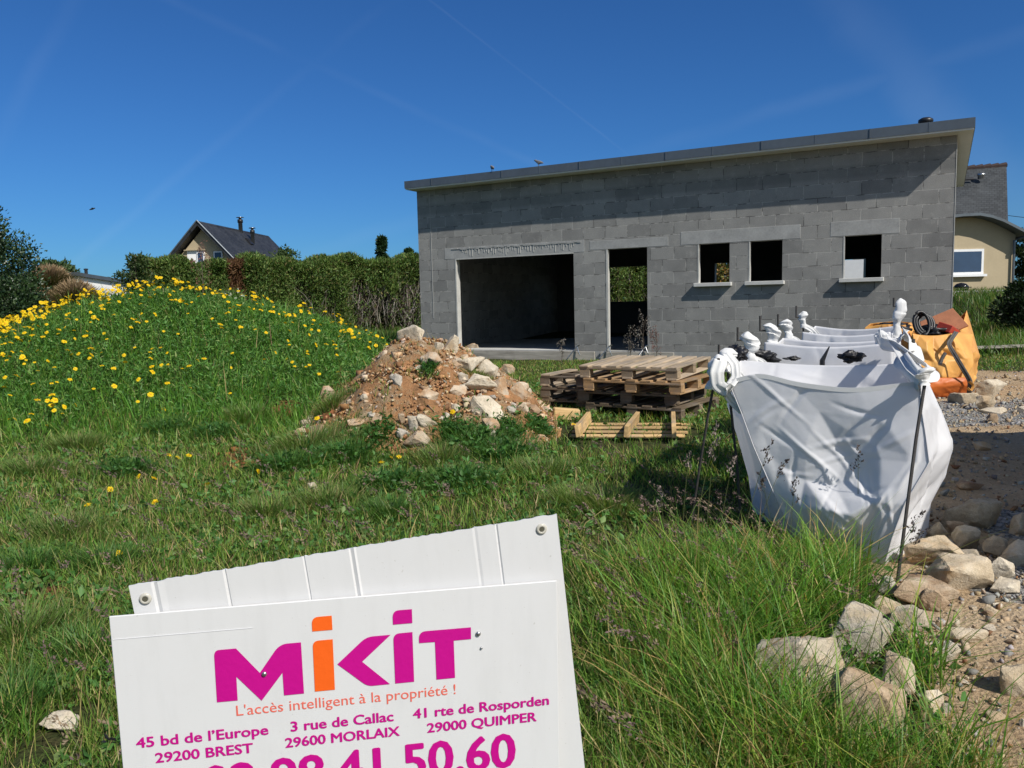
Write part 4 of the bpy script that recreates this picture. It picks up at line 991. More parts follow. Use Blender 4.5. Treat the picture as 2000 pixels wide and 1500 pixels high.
# white flat-roofed house
a_ = aty(149, 536, 45.); wh = empty('flat_roofed_house', 'white flat roofed house with a thin stove pipe behind the flower mound', 'house', (a_.x, a_.y, 0), R_(-9))
b_ = aty(259, 553, 50.2); rz_ = math.atan2(b_.y - a_.y, b_.x - a_.x) - math.pi / 2; wh.rotation_euler = (0, 0, rz_); LW = math.hypot(b_.x - a_.x, b_.y - a_.y); dz = b_.z - a_.z
def mono(name, x0, x1, y0, y1, zb, zt, mat):
    bm = bmesh.new(); vs = box(bm, x0, x1, y0, y1, 0, 1)
    for v in vs:
        k = dz / LW * v.co.y; v.co.z = (zt if v.co.z > .5 else zb) + (k if (v.co.z > .5 or zb > 1) else 0)
    bmesh.ops.recalc_face_normals(bm, faces=bm.faces); return from_bm(name, bm, mat, wh)
mono('wall', -9, 0, 0, LW, .2, a_.z - .10, M['render_w']); mono('roof', -9.25, .2, -.2, LW + .3, a_.z - .098, a_.z + .10, M['zinc'])
p_ = from_bm('stove_pipe', lathe([(.09, 0), (.09, .42), (.12, .42), (.12, .48), (.01, .5)], 10), M['black'], wh); p_.location = (-.5, LW * .3, a_.z + dz * .3 + .02)
# cream house on the right: arched annex in front of a steep slate roof
Yr = 30.
def rp_(u, v, Y=Yr): return aty(u, v, Y)
cr_ = [rp_(*p) for p in ((1790, 436), (1830, 424), (1866, 419.5), (1898, 418), (1920, 422), (1943, 430), (1965, 441), (1986, 452), (1994, 458))]
x0 = cr_[2].x; rh = empty('arched_house', 'cream rendered house with an arched zinc roof and a steep old slate roof', 'house', (0, Yr, 0), 0)
bm = bmesh.new(); top = [(p.x, p.z - .12) for p in cr_[:-1]]; xr = rp_(1982, 500).x; top[-1] = (xr, top[-1][1])
loop = [bm.verts.new((top[0][0], 0, .5))] + [bm.verts.new((x, 0, z)) for x, z in top] + [bm.verts.new((xr, 0, .5))]
f = bm.faces.new(loop); r_ = bmesh.ops.extrude_face_region(bm, geom=[f]); bmesh.ops.translate(bm, verts=[g for g in r_['geom'] if isinstance(g, bmesh.types.BMVert)], vec=(0, 5, 0)); bmesh.ops.recalc_face_normals(bm, faces=bm.faces)
from_bm('wall', bm, M['render'], rh)
bm = bmesh.new()
for (a, b) in zip(cr_[:-1], cr_[1:]):
    box(bm, 0, 1, -.55, 5.2, 0, .1, Matrix(((b.x - a.x, 0, 0, a.x), (0, 1, 0, 0), (b.z - a.z, 0, 1, a.z - .11), (0, 0, 0, 1))))
bmesh.ops.remove_doubles(bm, verts=bm.verts, dist=.001); bmesh.ops.recalc_face_normals(bm, faces=bm.faces)
from_bm('curved_roof', bm, M['zinc'], rh)
wz = rp_(1919, 535); wt = rp_(1919, 486); f = from_bm('window', bmbox(x0 - .6, wz.x, -.05, .04, wz.z, wt.z), M['white'], rh)
from_bm('pane', bmbox(x0 - .5, wz.x - .09, -.065, -.0525, wz.z + .09, wt.z - .09), M['glass'], f); from_bm('sill', bmbox(x0 - .66, wz.x + .08, -.16, -.0, wz.z - .09, wz.z - .003), M['white'], f)
gx_ = rp_(1977, 500).x; from_bm('downpipe', bmtube([(gx_ + .25, -.5, rp_(1986, 462).z), (gx_, -.1, rp_(1976, 470).z), (gx_, -.09, .6)], .045), M['zinc'], rh)
from_bm('gutter', bmbox(cr_[-1].x - .05, cr_[-1].x + .1, -.6, 5.2, cr_[-1].z - .16, cr_[-1].z - .04), M['zinc'], rh)
P = [rp_(1790, 445, 33), rp_(1969, 438, 33), rp_(1966, 324, 36), rp_(1780, 338, 36)]
P = [Vector((p.x, p.y - Yr, p.z)) for p in P]; rs = roof_plane('roof', *P, .2, M['slate_g'], rh)
from_bm('wall', bmbox(P[0].x + .2, P[1].x - .15, 5.25, 9.5, .5, P[1].z - .25), M['render'], rh)
bm = bmesh.new()
for k in range(12):
    q0 = P[3].lerp(P[2], k / 12); q1 = P[3].lerp(P[2], (k + 1) / 12); tube(bm, [q0 + Vector((0, .05, .02)), q1 + Vector((0, .05, .05))], [.10, .125], 8)
from_bm('ridge_tiles', bm, simple('ridge_tile', (.045, .03, .028), .9, .3, 6), rs)
vt = from_bm('roof_vent', lathe([(.13, 0), (.13, .12), (.17, .14), (.15, .22), (.01, .25)], 12), M['steel'], rs, True); q = rp_(1913, 350, 35.2); vt.location = (q.x, q.y - Yr - .12, q.z)
vt = from_bm('roof_window', bmbox(-.2, .2, -.03, .03, -.06, .06), M['black'], rs); q = rp_(1890, 350, 35.2); vt.location = (q.x, q.y - Yr - .10, q.z); vt.rotation_euler = (R_(-40), 0, 0)
# terrace wall and kettle barbecue
wz0, wz1 = rp_(1930, 583, 26.5), rp_(1930, 567, 26.5); xx0 = rp_(1835, 575, 26.5).x
o = from_bm('terrace_wall', bmbox(0, 9, 0, .2, -.9, .32, bev=.01), M['lintel']); o.location = (xx0, 26.5, wz1.z - .32)
tag(o, 'low grey retaining wall under the terrace of the cream house', 'wall')
q = rp_(1877, 566, 27.4); bq = empty('kettle_barbecue', 'black kettle barbecue standing on the terrace of the cream house', 'barbecue', (q.x, q.y, q.z - .35))
o = from_bm('bowl', lathe([(.02, -.14), (.12, -.12), (.2, -.05), (.235, .03), (.24, .05)], 20), M['black'], bq, True); o.location = (0, 0, .35)
o = from_bm('lid', lathe([(.245, .055), (.23, .12), (.16, .20), (.05, .235), (.02, .24)], 20), simple('enamel_black', (.012, .012, .014), .12, .1), bq, True); o.location = (0, 0, .35)
for k in range(3):
    a = 2.1 * k + .4; from_bm('leg', bmtube([(.12 * math.cos(a), .12 * math.sin(a), .26), (.26 * math.cos(a), .26 * math.sin(a), -.4)], .011, 6), M['black'], bq)
from_bm('handle', bmtube([(.2, -.06, .42), (.3, -.1, .43), (.33, -.02, .43), (.22, .06, .42)], .012, 6), M['black'], bq)
cb = from_bm('overhead_cable', bmtube([tuple(rp_(1969, 421, 33.5)), tuple(rp_(2010, 426, 33)), (28, 33, 5.0)], .012, 5), M['black']); tag(cb, 'thin black cable running off to the right from the slate roofed house', 'cable')

# ------------------------------------------------------------------ stones
def rock_mesh(seed, dx, dy, dz, sub=3, flat=.0):
    """angular weathered stone: convex hull of scattered points, bevelled, then roughened; base near z=0"""
    r2 = random.Random(seed); bm = bmesh.new()
    for i in range(15):
        p = Vector((r2.gauss(0, 1), r2.gauss(0, 1), r2.gauss(0, 1))).normalized() * r2.uniform(.82, 1.05)
        p.x = max(-.86, min(.86, p.x)); p.y = max(-.86, min(.86, p.y)); p.z = max(-.75, min(.80 - flat, p.z))
        bm.verts.new((p.x * dx / 1.74, p.y * dy / 1.74, p.z * dz / 1.55))
    r = bmesh.ops.convex_hull(bm, input=bm.verts)
    bmesh.ops.delete(bm, geom=[v for v in bm.verts if not v.link_faces], context='VERTS')
    bmesh.ops.dissolve_limit(bm, angle_limit=R_(14), verts=bm.verts, edges=bm.edges)
    s = min(dx, dy, dz)
    bmesh.ops.bevel(bm, geom=list(bm.edges), offset=s * .035, segments=1, affect='EDGES', profile=.55)
    bmesh.ops.triangulate(bm, faces=bm.faces)
    for k in range(sub):
        lim = s * (.34 if k == 0 else .2 if k == 1 else .12)
        es = [e for e in bm.edges if e.calc_length() > lim]
        if es: bmesh.ops.subdivide_edges(bm, edges=es, cuts=1, use_grid_fill=True); bmesh.ops.triangulate(bm, faces=bm.faces)
    bm.normal_update(); o = Vector((seed * 3.1, seed * 1.7, 0)); f = 2.6 / s
    hard = [e for e in bm.edges if len(e.link_faces) == 2 and e.calc_face_angle(0) > .30]
    for v in bm.verts:
        d = mnoise.fractal(v.co * f * .5 + o, .8, 2.3, 6) * s * .055 + (abs(mnoise.noise(v.co * f * 2.2 + o)) - .25) * s * .045 + mnoise.noise(v.co * f * 6 + o) * s * .012
        v.co += v.normal * d
    for e in hard: e.smooth = rnd.random() < .15
    z0 = min(v.co.z for v in bm.verts)
    for v in bm.verts: v.co.z -= z0
    me = bpy.data.meshes.new('stone'); bm.to_mesh(me); bm.free()
    me.polygons.foreach_set('use_smooth', [True] * len(me.polygons))
    return me
_lib = {}
def put_rock(u, v, wpx, hpx, mat, label, group=None, yaw=None, tilt=0., depth=.8, sub=3, flat=0., lib=None, sink=.18, roll=0., lift=0.):
    p = hit(u, v + hpx * .46); Y = p.y; ph = math.atan((CAMH - p.z) / Y); w_ = wpx / FPX * Y * 1.02
    depth *= .85; h_ = max(.42 * hpx, (hpx * 1.06 - .62 * wpx * depth * math.sin(ph)) / math.cos(ph)) / FPX * Y / (1 - sink)
    if lib is None:
        me = rock_mesh(int(u * 7 + v * 13) % 9973, w_, w_ * depth, h_, sub, flat); me.materials.append(M[mat]); o = bpy.data.objects.new('stone', me); s = None
    else:
        k = (lib % 8, mat)
        if k not in _lib: _lib[k] = rock_mesh(100 + lib % 8, .1, .08, .07, 2); _lib[k].materials.append(M[mat])
        o = bpy.data.objects.new('stone', _lib[k]); o.scale = (w_ / .1, w_ * depth / .08, h_ / .07)
    COL.objects.link(o); cy_ = p.y + w_ * depth * .42; cx_ = p.x * cy_ / p.y; o.location = (cx_, cy_, (sz(cx_, cy_) if group != HP else min(sz(cx_, cy_), p.z + .5 * max(0, sz(cx_, cy_) - p.z) + .02)) - h_ * sink + lift)
    o.rotation_euler = (tilt, roll, yaw if yaw is not None else rnd.uniform(-.3, .3)); o.rotation_mode = 'ZYX' if False else 'XYZ'
    return tag(o, label, 'stone', group)
FG = 'stones along the edge of the earth track'; HP = 'stones in the dirt heap'
FR = [(1562, 1318, 196, 165, 'rock_p', 'large pale beige flat topped stone, leftmost of the big stones', .75, .12), (1662, 1245, 135, 122, 'rock_g', 'rounded grey and cream stone behind the large flat topped beige stone', .8, 0),
      (1690, 1392, 160, 168, 'rock_b', 'big brown stained broken stone, lowest of the large stones by the grass', .75, .1), (1748, 1358, 92, 85, 'rock', 'yellowish streaked stone tucked behind the brown stained stone', .8, .0),
      (1795, 1158, 175, 60, 'rock_b', 'long brown slab lying under the two stacked beige stones', .6, .1), (1872, 1122, 136, 84, 'rock', 'wedge shaped beige stone with a grey cement patch, below the flat topped one', .8, .2),
      (1770, 1210, 85, 62, 'rock_p', 'pale broken stone below the foot of the dark stake', .8, 0), (1730, 1190, 62, 50, 'rock_p', 'small pale stone left of the foot of the dark stake', .8, 0), (1735, 1150, 40, 36, 'rock_g', 'grey white rubble piece at the foot of the dark stake', .9, 0),
      (1822, 1172, 62, 50, 'rock_b', 'ochre crumbling stone under the cement patched stone', .9, 0), (1955, 1112, 52, 44, 'rock_p', 'pale curved fragment at the edge of the shadow, right of the stacked stones', .6, 0), (1962, 1146, 66, 34, 'rock_p', 'flat white stone just below the pale curved fragment', .7, .2),
      (1993, 1338, 105, 72, 'rock', 'sandy stone cut by the right edge of the photo, casting a dark shadow', .8, .1), (1848, 1278, 62, 46, 'rock_g', 'grey angular stone on the earth beside the drooping grass tuft', .8, 0), (1885, 1240, 90, 40, 'rock', 'long flat beige stone half sunk in the earth track', .5, .25),
      (1720, 1232, 66, 54, 'rock_g', 'pale grey stone right behind the rounded grey and cream stone', .8, 0), (1818, 1375, 54, 46, 'rock_p', 'dusty white stone in the grass right of the yellowish streaked stone', .8, 0), (1945, 1402, 56, 26, 'rock_p', 'small flat pale stone on the bare track near the right bottom corner', .7, .2),
      (1755, 1435, 60, 44, 'rock_g', 'small grey stone at the foot of the brown stained stone', .8, 0), (1660, 1452, 62, 42, 'rock_b', 'dark stone half hidden in grass below the brown stained stone', .8, 0), (1842, 1130, 62, 30, 'rock_g', 'thin grey stone showing behind the wedge shaped stone', .7, 0),
      (1905, 1008, 130, 66, 'rock', 'long boulder lying in the shadow right of the white bags', .55, .1), (1893, 1052, 74, 54, 'rock_g', 'roundish shaded stone below the long boulder', .85, 0), (1945, 1070, 50, 44, 'rock_g', 'small shaded stone right of the roundish one in the shadow', .85, 0),
      (1988, 1082, 105, 60, 'rock_g', 'broad grey slab in the shadow at the right edge', .7, .25), (1832, 1040, 40, 36, 'rock', 'small tan stone in the shadow touching the white bag', .85, 0), (1868, 1034, 46, 34, 'rock_b', 'brown shaded stone beside the roundish stone', .85, 0), (1995, 1030, 58, 46, 'rock_g', 'upright shaded stone above the broad grey slab', .8, 0),
      (1848, 1075, 50, 26, 'rock_b', 'low brown stone in the shadow behind the flat topped stone', .8, 0), (1912, 1100, 46, 28, 'rock_b', 'low dark stone in the shadow above the pale curved fragment', .8, 0), (1915, 872, 40, 20, 'rock', 'lone flat stone on the shaded earth beyond the white bags', .8, .1), (1893, 950, 52, 22, 'rock_b', 'flat stone sunk in the shaded earth above the long boulder', .7, .2),
      (1932, 757, 66, 40, 'rock_p', 'tilted white slab lying right of the orange bag', .6, .2), (1884, 777, 66, 28, 'rock', 'flat beige stone in front of the orange bag', .8, .25), (1921, 788, 44, 32, 'rock_g', 'grey white stone at the edge of the gravel strip', .85, 0), (1942, 802, 60, 16, 'rock_p', 'thin white stone on the gravel strip', .6, .2), (1938, 818, 30, 18, 'rock_b', 'reddish stone on the gravel strip', .8, 0), (1998, 800, 46, 16, 'rock_p', 'pale flat stone at the right end of the gravel strip', .7, .2),
      (122, 1418, 84, 44, 'rock_p', 'pale stone lying alone in the grass left of the sign', .7, .1), (610, 955, 36, 22, 'rock_p', 'pale stone half buried in the grass in front of the dirt heap', .8, 0), (590, 845, 30, 16, 'rock', 'small tan stone in the bare soil left of the dirt heap', .8, 0)]
for (u, v, w_, h_, mt, lab, dp, fl_) in FR:
    if mt in ('rock_g',) and v < 1100 and u > 1860: mt = 'rock'
    put_rock(u, v, w_, h_, mt, lab, FG if u > 1500 and v > 980 else None, depth=dp, flat=fl_)
put_rock(1826, 1090, 122, 60, 'rock', 'flat topped beige stone resting on the cement patched stone against the white bag', FG, yaw=-.1, depth=.75, flat=.15, lift=.045)
# cement patch on the wedge stone is a part of its neighbour heap: small grey mortar lump
pt = put_rock(1888, 1108, 44, 22, 'rock_g', 'rough grey cement lump stuck on the wedge shaped stone', FG, depth=.9, lift=.075)
HP = 'stones in the dirt heap'
PL = [(803, 655, 60, 24, 'rock_p', 'pale block crowning the top of the dirt heap'), (880, 674, 40, 34, 'rock_p', 'angular pale stone right of the crowning block'), (856, 676, 22, 16, 'rock_p', 'small pale stone between the crowning block and the angular stone'), (908, 714, 88, 34, 'rock_p', 'long tilted slab high on the right of the dirt heap'),
      (925, 682, 44, 26, 'rock', 'beige stone on the right shoulder of the dirt heap'), (848, 708, 52, 24, 'rock', 'dusty slab below the crowning block'), (953, 722, 46, 34, 'rock_p', 'pale stone at the lower end of the long tilted slab'), (938, 756, 66, 36, 'rock_p', 'white faced slab in the middle right of the dirt heap'), (978, 757, 36, 38, 'rock', 'cube like tan stone beside the white faced slab'),
      (1012, 768, 40, 32, 'rock', 'tan stone low on the right side of the dirt heap'), (946, 808, 84, 50, 'rock_p', 'biggest pale boulder at the right foot of the dirt heap'), (957, 838, 44, 34, 'rock', 'rounded stone under the biggest pale boulder'), (776, 748, 22, 28, 'rock_g', 'upright grey stone in the red earth of the heap'), (770, 737, 18, 14, 'rock_g', 'dark capped pebble on the upright grey stone'),
      (831, 764, 20, 10, 'rock_p', 'tiny white pebble in the middle of the heap'), (838, 779, 44, 22, 'rock', 'half buried stone in the middle of the heap'), (736, 824, 26, 30, 'rock', 'tan stone standing at the front left of the heap'), (836, 827, 48, 26, 'rock_p', 'pale stone at the front foot of the heap'), (806, 830, 26, 28, 'rock_g', 'light grey stone left of the pale front stone'), (866, 822, 24, 22, 'rock_p', 'white stone right of the pale front stone'), (786, 817, 14, 22, 'rock', 'narrow stone in the front row of the heap'),
      (815, 866, 56, 40, 'rock_b', 'reddish clod with a white stone in front of the heap'), (821, 862, 20, 24, 'rock_p', 'white stone set in the reddish clod'), (700, 832, 44, 18, 'rock_b', 'flat red brown clod at the front left foot'), (641, 772, 30, 34, 'rock', 'crumbly tan stone at the far left foot of the heap'), (636, 844, 14, 18, 'rock_p', 'small white stone at the left foot of the heap'), (712, 780, 18, 14, 'rock_p', 'white pebble on the left slope of the heap'), (681, 786, 12, 14, 'rock_p', 'narrow white pebble on the left slope'),
      (755, 692, 32, 14, 'rock', 'flat tan stone jutting from the upper left slope'), (990, 722, 34, 20, 'rock', 'stone on the right edge of the heap'), (1020, 800, 34, 24, 'rock', 'tan stone at the right foot near the timber block'), (890, 800, 20, 14, 'rock_p', 'white pebble left of the biggest boulder'), (905, 740, 26, 22, 'rock_g', 'grey stone under the long tilted slab'), (872, 815, 14, 12, 'rock_g', 'grey pebble in the front row of the heap')]
for (u, v, w_, h_, mt, lab) in PL: put_rock(u, v, w_, h_ * .92, 'rock_h' if mt in ('rock', 'rock_b') else mt, lab, HP, depth=rnd.uniform(.65, .95), sub=3 if w_ > 30 else 2, tilt=rnd.uniform(-.1, .35), sink=.42 if v < 700 else .28)
_n = 0
while _n < 130:
    x = rnd.uniform(-2.3, .45); y = rnd.uniform(7.55, 9.35); h_ = float(pile_h(x, y))
    if h_ < .03: continue
    # more rubble to the right flank and along the foot
    if rnd.random() > (.35 + .65 * (x > -.7 or h_ < .25)): continue
    o = bpy.data.objects.new('stone', None); bpy.data.objects.remove(o)
    mt = rnd.choice(['rock_h', 'rock_p', 'rock_g', 'rock_b', 'rock_h', 'rock_h']); k = (rnd.randrange(8), mt)
    if k not in _lib: _lib[k] = rock_mesh(100 + k[0], .1, .08, .07, 2); _lib[k].materials.append(M[mt])
    o = bpy.data.objects.new('stone', _lib[k]); COL.objects.link(o); s = rnd.lognormvariate(-.35, .5); o.scale = (s * rnd.uniform(.8, 1.4), s, s * rnd.uniform(.7, 1.1))
    o.location = (x, y, sz(x, y) - .02 * s); o.rotation_euler = (rnd.uniform(-.4, .4), rnd.uniform(-.4, .4), rnd.uniform(0, 6))
    tag(o, 'small rough stone bedded in the earth of the dirt heap', 'stone', 'small stones in the dirt heap'); _n += 1
_n = 0; _spots = [(1700, 1160, 90, 60), (1850, 1230, 130, 90), (1900, 1180, 100, 60), (1920, 1290, 90, 120), (1830, 1330, 70, 90), (1780, 1245, 60, 40), (1860, 1430, 130, 60)]
while _n < 62:
    cu, cv, ru, rv = rnd.choice(_spots); u, v = cu + rnd.gauss(0, .6) * ru, cv + rnd.gauss(0, .6) * rv
    if not (1640 < u < 1995 and 1130 < v < 1495): continue
    put_rock(u, v, rnd.lognormvariate(2.9, .42), rnd.lognormvariate(2.5, .35), rnd.choice(['rock_p', 'rock', 'rock_g', 'rock_p', 'rock_b']), 'small broken pale stone among the rubble along the track edge', 'small rubble stones along the track edge', yaw=rnd.uniform(0, 6), depth=.85, lib=rnd.randrange(8), sink=.25); _n += 1
def pebbles(name, X, Y, Z, S, cols, wts):
    """loose chips too many to count: eight-cornered lumps"""
    n = len(X); cube = np.array([[x, y, z] for x in (-1, 1) for y in (-1, 1) for z in (-1, 1)], float) * .5
    V = cube[None] * rng.uniform(.45, 1.15, (n, 8, 1)) * S[:, None, None] * rng.uniform(.6, 1.2, (n, 1, 3))
    a = rng.uniform(0, 6.28, n); c, s = np.cos(a), np.sin(a); x = V[..., 0] * c[:, None] - V[..., 1] * s[:, None]; y = V[..., 0] * s[:, None] + V[..., 1] * c[:, None]
    b = rng.normal(0, .5, n); z = V[..., 2] * np.cos(b)[:, None] + x * np.sin(b)[:, None]
    V = np.stack([x + X[:, None], y + Y[:, None], z + Z[:, None]], -1).reshape(-1, 3)
    q = np.array([(0, 1, 3, 2), (4, 6, 7, 5), (0, 4, 5, 1), (2, 3, 7, 6), (0, 2, 6, 4), (1, 5, 7, 3)])
    F = (q[None] + (np.arange(n) * 8)[:, None, None]).reshape(-1, 4)
    o = from_np(name, V, F, M['chip'], tone=np.repeat(pal(n, cols, wts, .3), 8, 0)); o['kind'] = 'stuff'
m_, t_ = nmat('stone_chip'); g_ = NT(t_); a_ = g_.n('Attribute'); a_.attribute_name = 'tone'
g_.out(a_.outputs['Color'], .95, g_.noise(g_.n('TexCoord').outputs['Object'], 60, 4), .5, .01, spec=.15); M['chip'] = m_
n = 90000; y = 1.9 + 12 * rng.random(n) ** 1.7; x = rng.uniform(.9, 11, n); tr = track(x, y); gv = gravel(x, y) * (x > 2)
k = (x < .8 * y + .6) & (rng.random(n) < np.clip(tr * (.30 + .5 * sstep(.3, .9, vnoise(x, y, 4, 2))) + gv * tr * 1.2, 0, 1)); x, y, gv = x[k], y[k], gv[k]
S = rng.lognormal(-4.4, .55, len(x)) * (1 - .28 * gv) * (1 + .04 * y)
pebbles('gravel', x, y, ground(x, y) + S * .15 + .003, S, [(.38, .29, .185), (.46, .38, .275), (.25, .24, .225), (.34, .33, .31), (.24, .13, .07)], [3, 2, 2.4, 1.8, .7])
n = 9000; x = rng.uniform(-2.6, .7, n); y = rng.uniform(7.3, 9.6, n); h_ = pile_h(x, y); k = (h_ > .008) & (rng.random(n) < .55); x, y = x[k], y[k]
S = rng.lognormal(-3.9, .55, len(x)); pebbles('heap_rubble', x, y, surf(x, y) + .005, S, [(.38, .21, .10), (.46, .32, .195), (.54, .43, .30), (.28, .145, .07), (.38, .33, .27)], [4, 3, 1., 3, .5])
n = 500; x = rng.uniform(-2.9, -1.6, n); y = rng.uniform(5.2, 9., n); sm = np.zeros(n)
for (u, v, r) in ((500, 905, .34), (470, 890, .25), (560, 800, .25), (620, 830, .3)):
    p = hit(u, v); sm = np.maximum(sm, np.hypot(x - p.x, (y - p.y) * .8) < r)
x, y = x[sm > 0], y[sm > 0]; S = rng.lognormal(-3.1, .5, len(x)); pebbles('soil_clods', x, y, surf(x, y) + .01, S, [(.26, .105, .045), (.20, .08, .035)], [1, 1])

# ------------------------------------------------------------------ timber: pallets
def pallet(label, loc, rotz, W=1.2, D=1.0, mats=('wood', 'wood_y'), nb=7, tilt=(0, 0), missing=(), group='stacked wooden pallets'):
    t = empty('pallet', label, 'pallet', loc, 0, group); t.rotation_euler = (tilt[0], tilt[1], rotz)
    mx, my = M[mats[0]], M[mats[1]]; bw = .115 if nb > 5 else .135; j = lambda a=.006: rnd.uniform(-a, a)
    def part(nm, x0, x1, y0, y1, z0, z1, m):
        cx, cy = (x0 + x1) / 2, (y0 + y1) / 2
        o = from_bm(nm, bmbox(x0 - cx, x1 - cx, y0 - cy, y1 - cy, 0, z1 - z0, bev=.0025), m, t); o.location = (cx, cy, z0); o.rotation_euler = (0, 0, j(.008)); return o
    for k in range(nb):
        if k in missing: continue
        x = bw / 2 + (W - bw) * k / (nb - 1); part('deck_board', x - bw / 2 + j(), x + bw / 2 + j(), j() , D + j(), .123, .145 + j(.001), my)
    for y in (.05, D / 2, D - .05): part('stringer_board', 0, W, y - .05, y + .05, .1005, .1225, mx)
    for x in ((.07, W / 2, W - .07) if W > .8 else (.05, W - .05)):
        for y in (.055, D / 2, D - .055): part('block', x - .07 + j(), x + .07 + j(), y - .05, y + .05, .0225, .1, mx)
        part('bottom_board', x - .06, x + .06, 0, D, 0, .022, my)
    return t
PR = R_(-33); ex, ey = Vector((math.cos(PR), math.sin(PR), 0)), Vector((-math.sin(PR), math.cos(PR), 0))
fl_p = atz(1131, 713, .79); g0 = gz(1.6, 9.4)
base = Vector((fl_p.x, fl_p.y, 0)); z0 = .203
M['wood_o'] = mat_wood('orange_pallet_wood', (.40, .25, .125), 0); M['wood_oy'] = mat_wood('orange_pallet_wood_cross', (.42, .265, .135), 1)
M['wood_d'] = mat_wood('dark_pallet_wood', (.17, .13, .09), 0); M['wood_dy'] = mat_wood('dark_pallet_wood_cross', (.18, .135, .09), 1)
ST = [(.05, .05, 0, 'wood_d', 'lowest dark pallet of the tall stack, resting on the grass', R_(-3), (0, 0)), (-.05, .05, 1, 'wood_d', 'dark pallet second from the ground in the tall stack', R_(2), (0, 0)),
      (.06, -.02, 2, 'wood_o', 'orange brown pallet right under the top one in the stack', R_(-1.5), (0, 0)), (.0, .0, 3, 'wood', 'topmost pallet of the stack with a pale weathered deck', 0, (R_(2.5), 0))]
for (ox, oy, k, mt, lab, dr, tl) in ST:
    p = base + ex * ox + ey * oy; pallet(lab, (p.x, p.y, z0 + .1465 * k + (.002 if k == 3 else 0)), PR + dr, 1.22, 1.1, (mt, mt + 'y' if mt != 'wood' else 'wood_y'), 7, tl)
p = base + ex * -.66 + ey * .22
pallet('small grey pallet left of the tall stack, upper of two', (p.x, p.y, z0 + .2955), PR + R_(3), .60, .8, ('wood_d', 'wood_y'), 3, (0, 0), (1,), 'small pallets beside the stack')
pallet('small dark pallet left of the tall stack, lower of two', (p.x, p.y, z0 + .148), PR + R_(3), .60, .8, ('wood_d', 'wood_dy'), 3, (0, 0), (), 'small pallets beside the stack')
pallet('small dark pallet on the ground left of the tall stack', (p.x, p.y, z0), PR + R_(3), .60, .8, ('wood_d', 'wood_dy'), 3, (0, 0), (), 'small pallets beside the stack')
# broken pallet upside down in the grass: three upright bearers on thin slats
a, b = hit(1130, 868), hit(1176, 836); c = hit(1306, 868); ang = math.atan2(c.y - a.y, c.x - a.x)
bp = empty('broken_pallet', 'broken upturned pallet of fresh yellow wood lying in the grass before the stack', 'pallet', (a.x, a.y, gz(a.x, a.y) + .05), ang)
L2 = 1.02
for k, x in enumerate((0., .46, .93)):
    bm = bmesh.new(); box(bm, -.022, .022, 0, L2, .02, .135, bev=.003); o = from_bm('bearer', bm, M['wood_new_y'], bp); o.location = (x, 0, 0); o.rotation_euler = (0, R_((-8, 5, -3)[k]), R_((-3, -6, -2)[k]))
for k, y in enumerate((.16, .42, .66, .92)):
    o = from_bm('slat', bmbox(-.10 - .05 * (k == 3), 1.04 + .04 * k, -.045, .045, 0, .018, bev=.002), M['wood_new'], bp); o.location = (0, y, .0); o.rotation_euler = (0, 0, R_((1, -2, 1.5, 0)[k]))
q = hit(1106, 824); o = from_bm('timber_block', bmbox(-.15, .15, -.06, .06, 0, .13, bev=.01), M['wood_new']); o.location = (q.x, q.y + .1, gz(q.x, q.y) + .01); o.rotation_euler = (0, R_(6), .1); tag(o, 'short sawn timber block lying at the right foot of the dirt heap', 'timber')
q1 = hit(1915, 692); q2 = Vector((q1.x + 4.0, q1.y - .9, 0)); o = from_bm('scaffold_plank', bmbox(0, (q2 - q1).xy.length, -.11, .11, 0, .06, bev=.005), M['wood_grey']); o.location = (q1.x - .3, q1.y + .1, gz(q1.x, q1.y) + .05); o.rotation_euler = (R_(-25), R_(-1.5), math.atan2(q2.y - q1.y, q2.x - q1.x)); tag(o, 'long grey plank at the foot of the grass bank behind the orange bag', 'plank')
q = hit(1085, 790); bm = bmesh.new()
for k in range(6): a = .25 + .16 * k; tube(bm, [(rnd.uniform(-.1, .2), .05 * k - .1, .02), (.34 * math.cos(a) + .2, .05 * k, .05 + .10 * rnd.random()), (.62 * math.cos(a) + .2, .05 * k + .1, .03 + .2 * rnd.random())], [.007, .006, .002], 5)
o = from_bm('dead_branch', bm, M['bark']); o.location = (q.x, q.y, gz(q.x, q.y)); tag(o, 'dark dead twigs lying between the dirt heap and the pallets', 'branch')

# ------------------------------------------------------------------ woven bags
def facet_fn(pts):
    """piecewise linear height over (u, v) from scattered points: the flat facets and sharp folds of stiff cloth"""
    c2 = [Vector((p[0], p[1])) for p in pts]; vs, _, fs, _, _, _ = delaunay_2d_cdt(c2, [], [], 0, 1e-5)
    P = np.array([(v.x, v.y) for v in vs]); D = np.array([min(pts, key=lambda q: (q[0] - v.x) ** 2 + (q[1] - v.y) ** 2)[2] for v in vs]); T = [tuple(f) for f in fs]
    def f(U, Vv):
        out_ = np.zeros_like(U)
        for a, b, c in T:
            (x1, y1), (x2, y2), (x3, y3) = P[a], P[b], P[c]; den = (y2 - y3) * (x1 - x3) + (x3 - x2) * (y1 - y3)
            if abs(den) < 1e-9: continue
            l1 = ((y2 - y3) * (U - x3) + (x3 - x2) * (Vv - y3)) / den; l2 = ((y3 - y1) * (U - x3) + (x1 - x3) * (Vv - y3)) / den; l3 = 1 - l1 - l2
            m = (l1 > -1e-6) & (l2 > -1e-6) & (l3 > -1e-6); out_[m] = (l1 * D[a] + l2 * D[b] + l3 * D[c])[m]
        return out_
    return f
def border(): return [(0, k / 6, 0.) for k in range(7)] + [(1, k / 6, 0.) for k in range(7)] + [(k / 6, 0, 0.) for k in range(1, 6)] + [(k / 6, 1, 0.) for k in range(1, 6)]
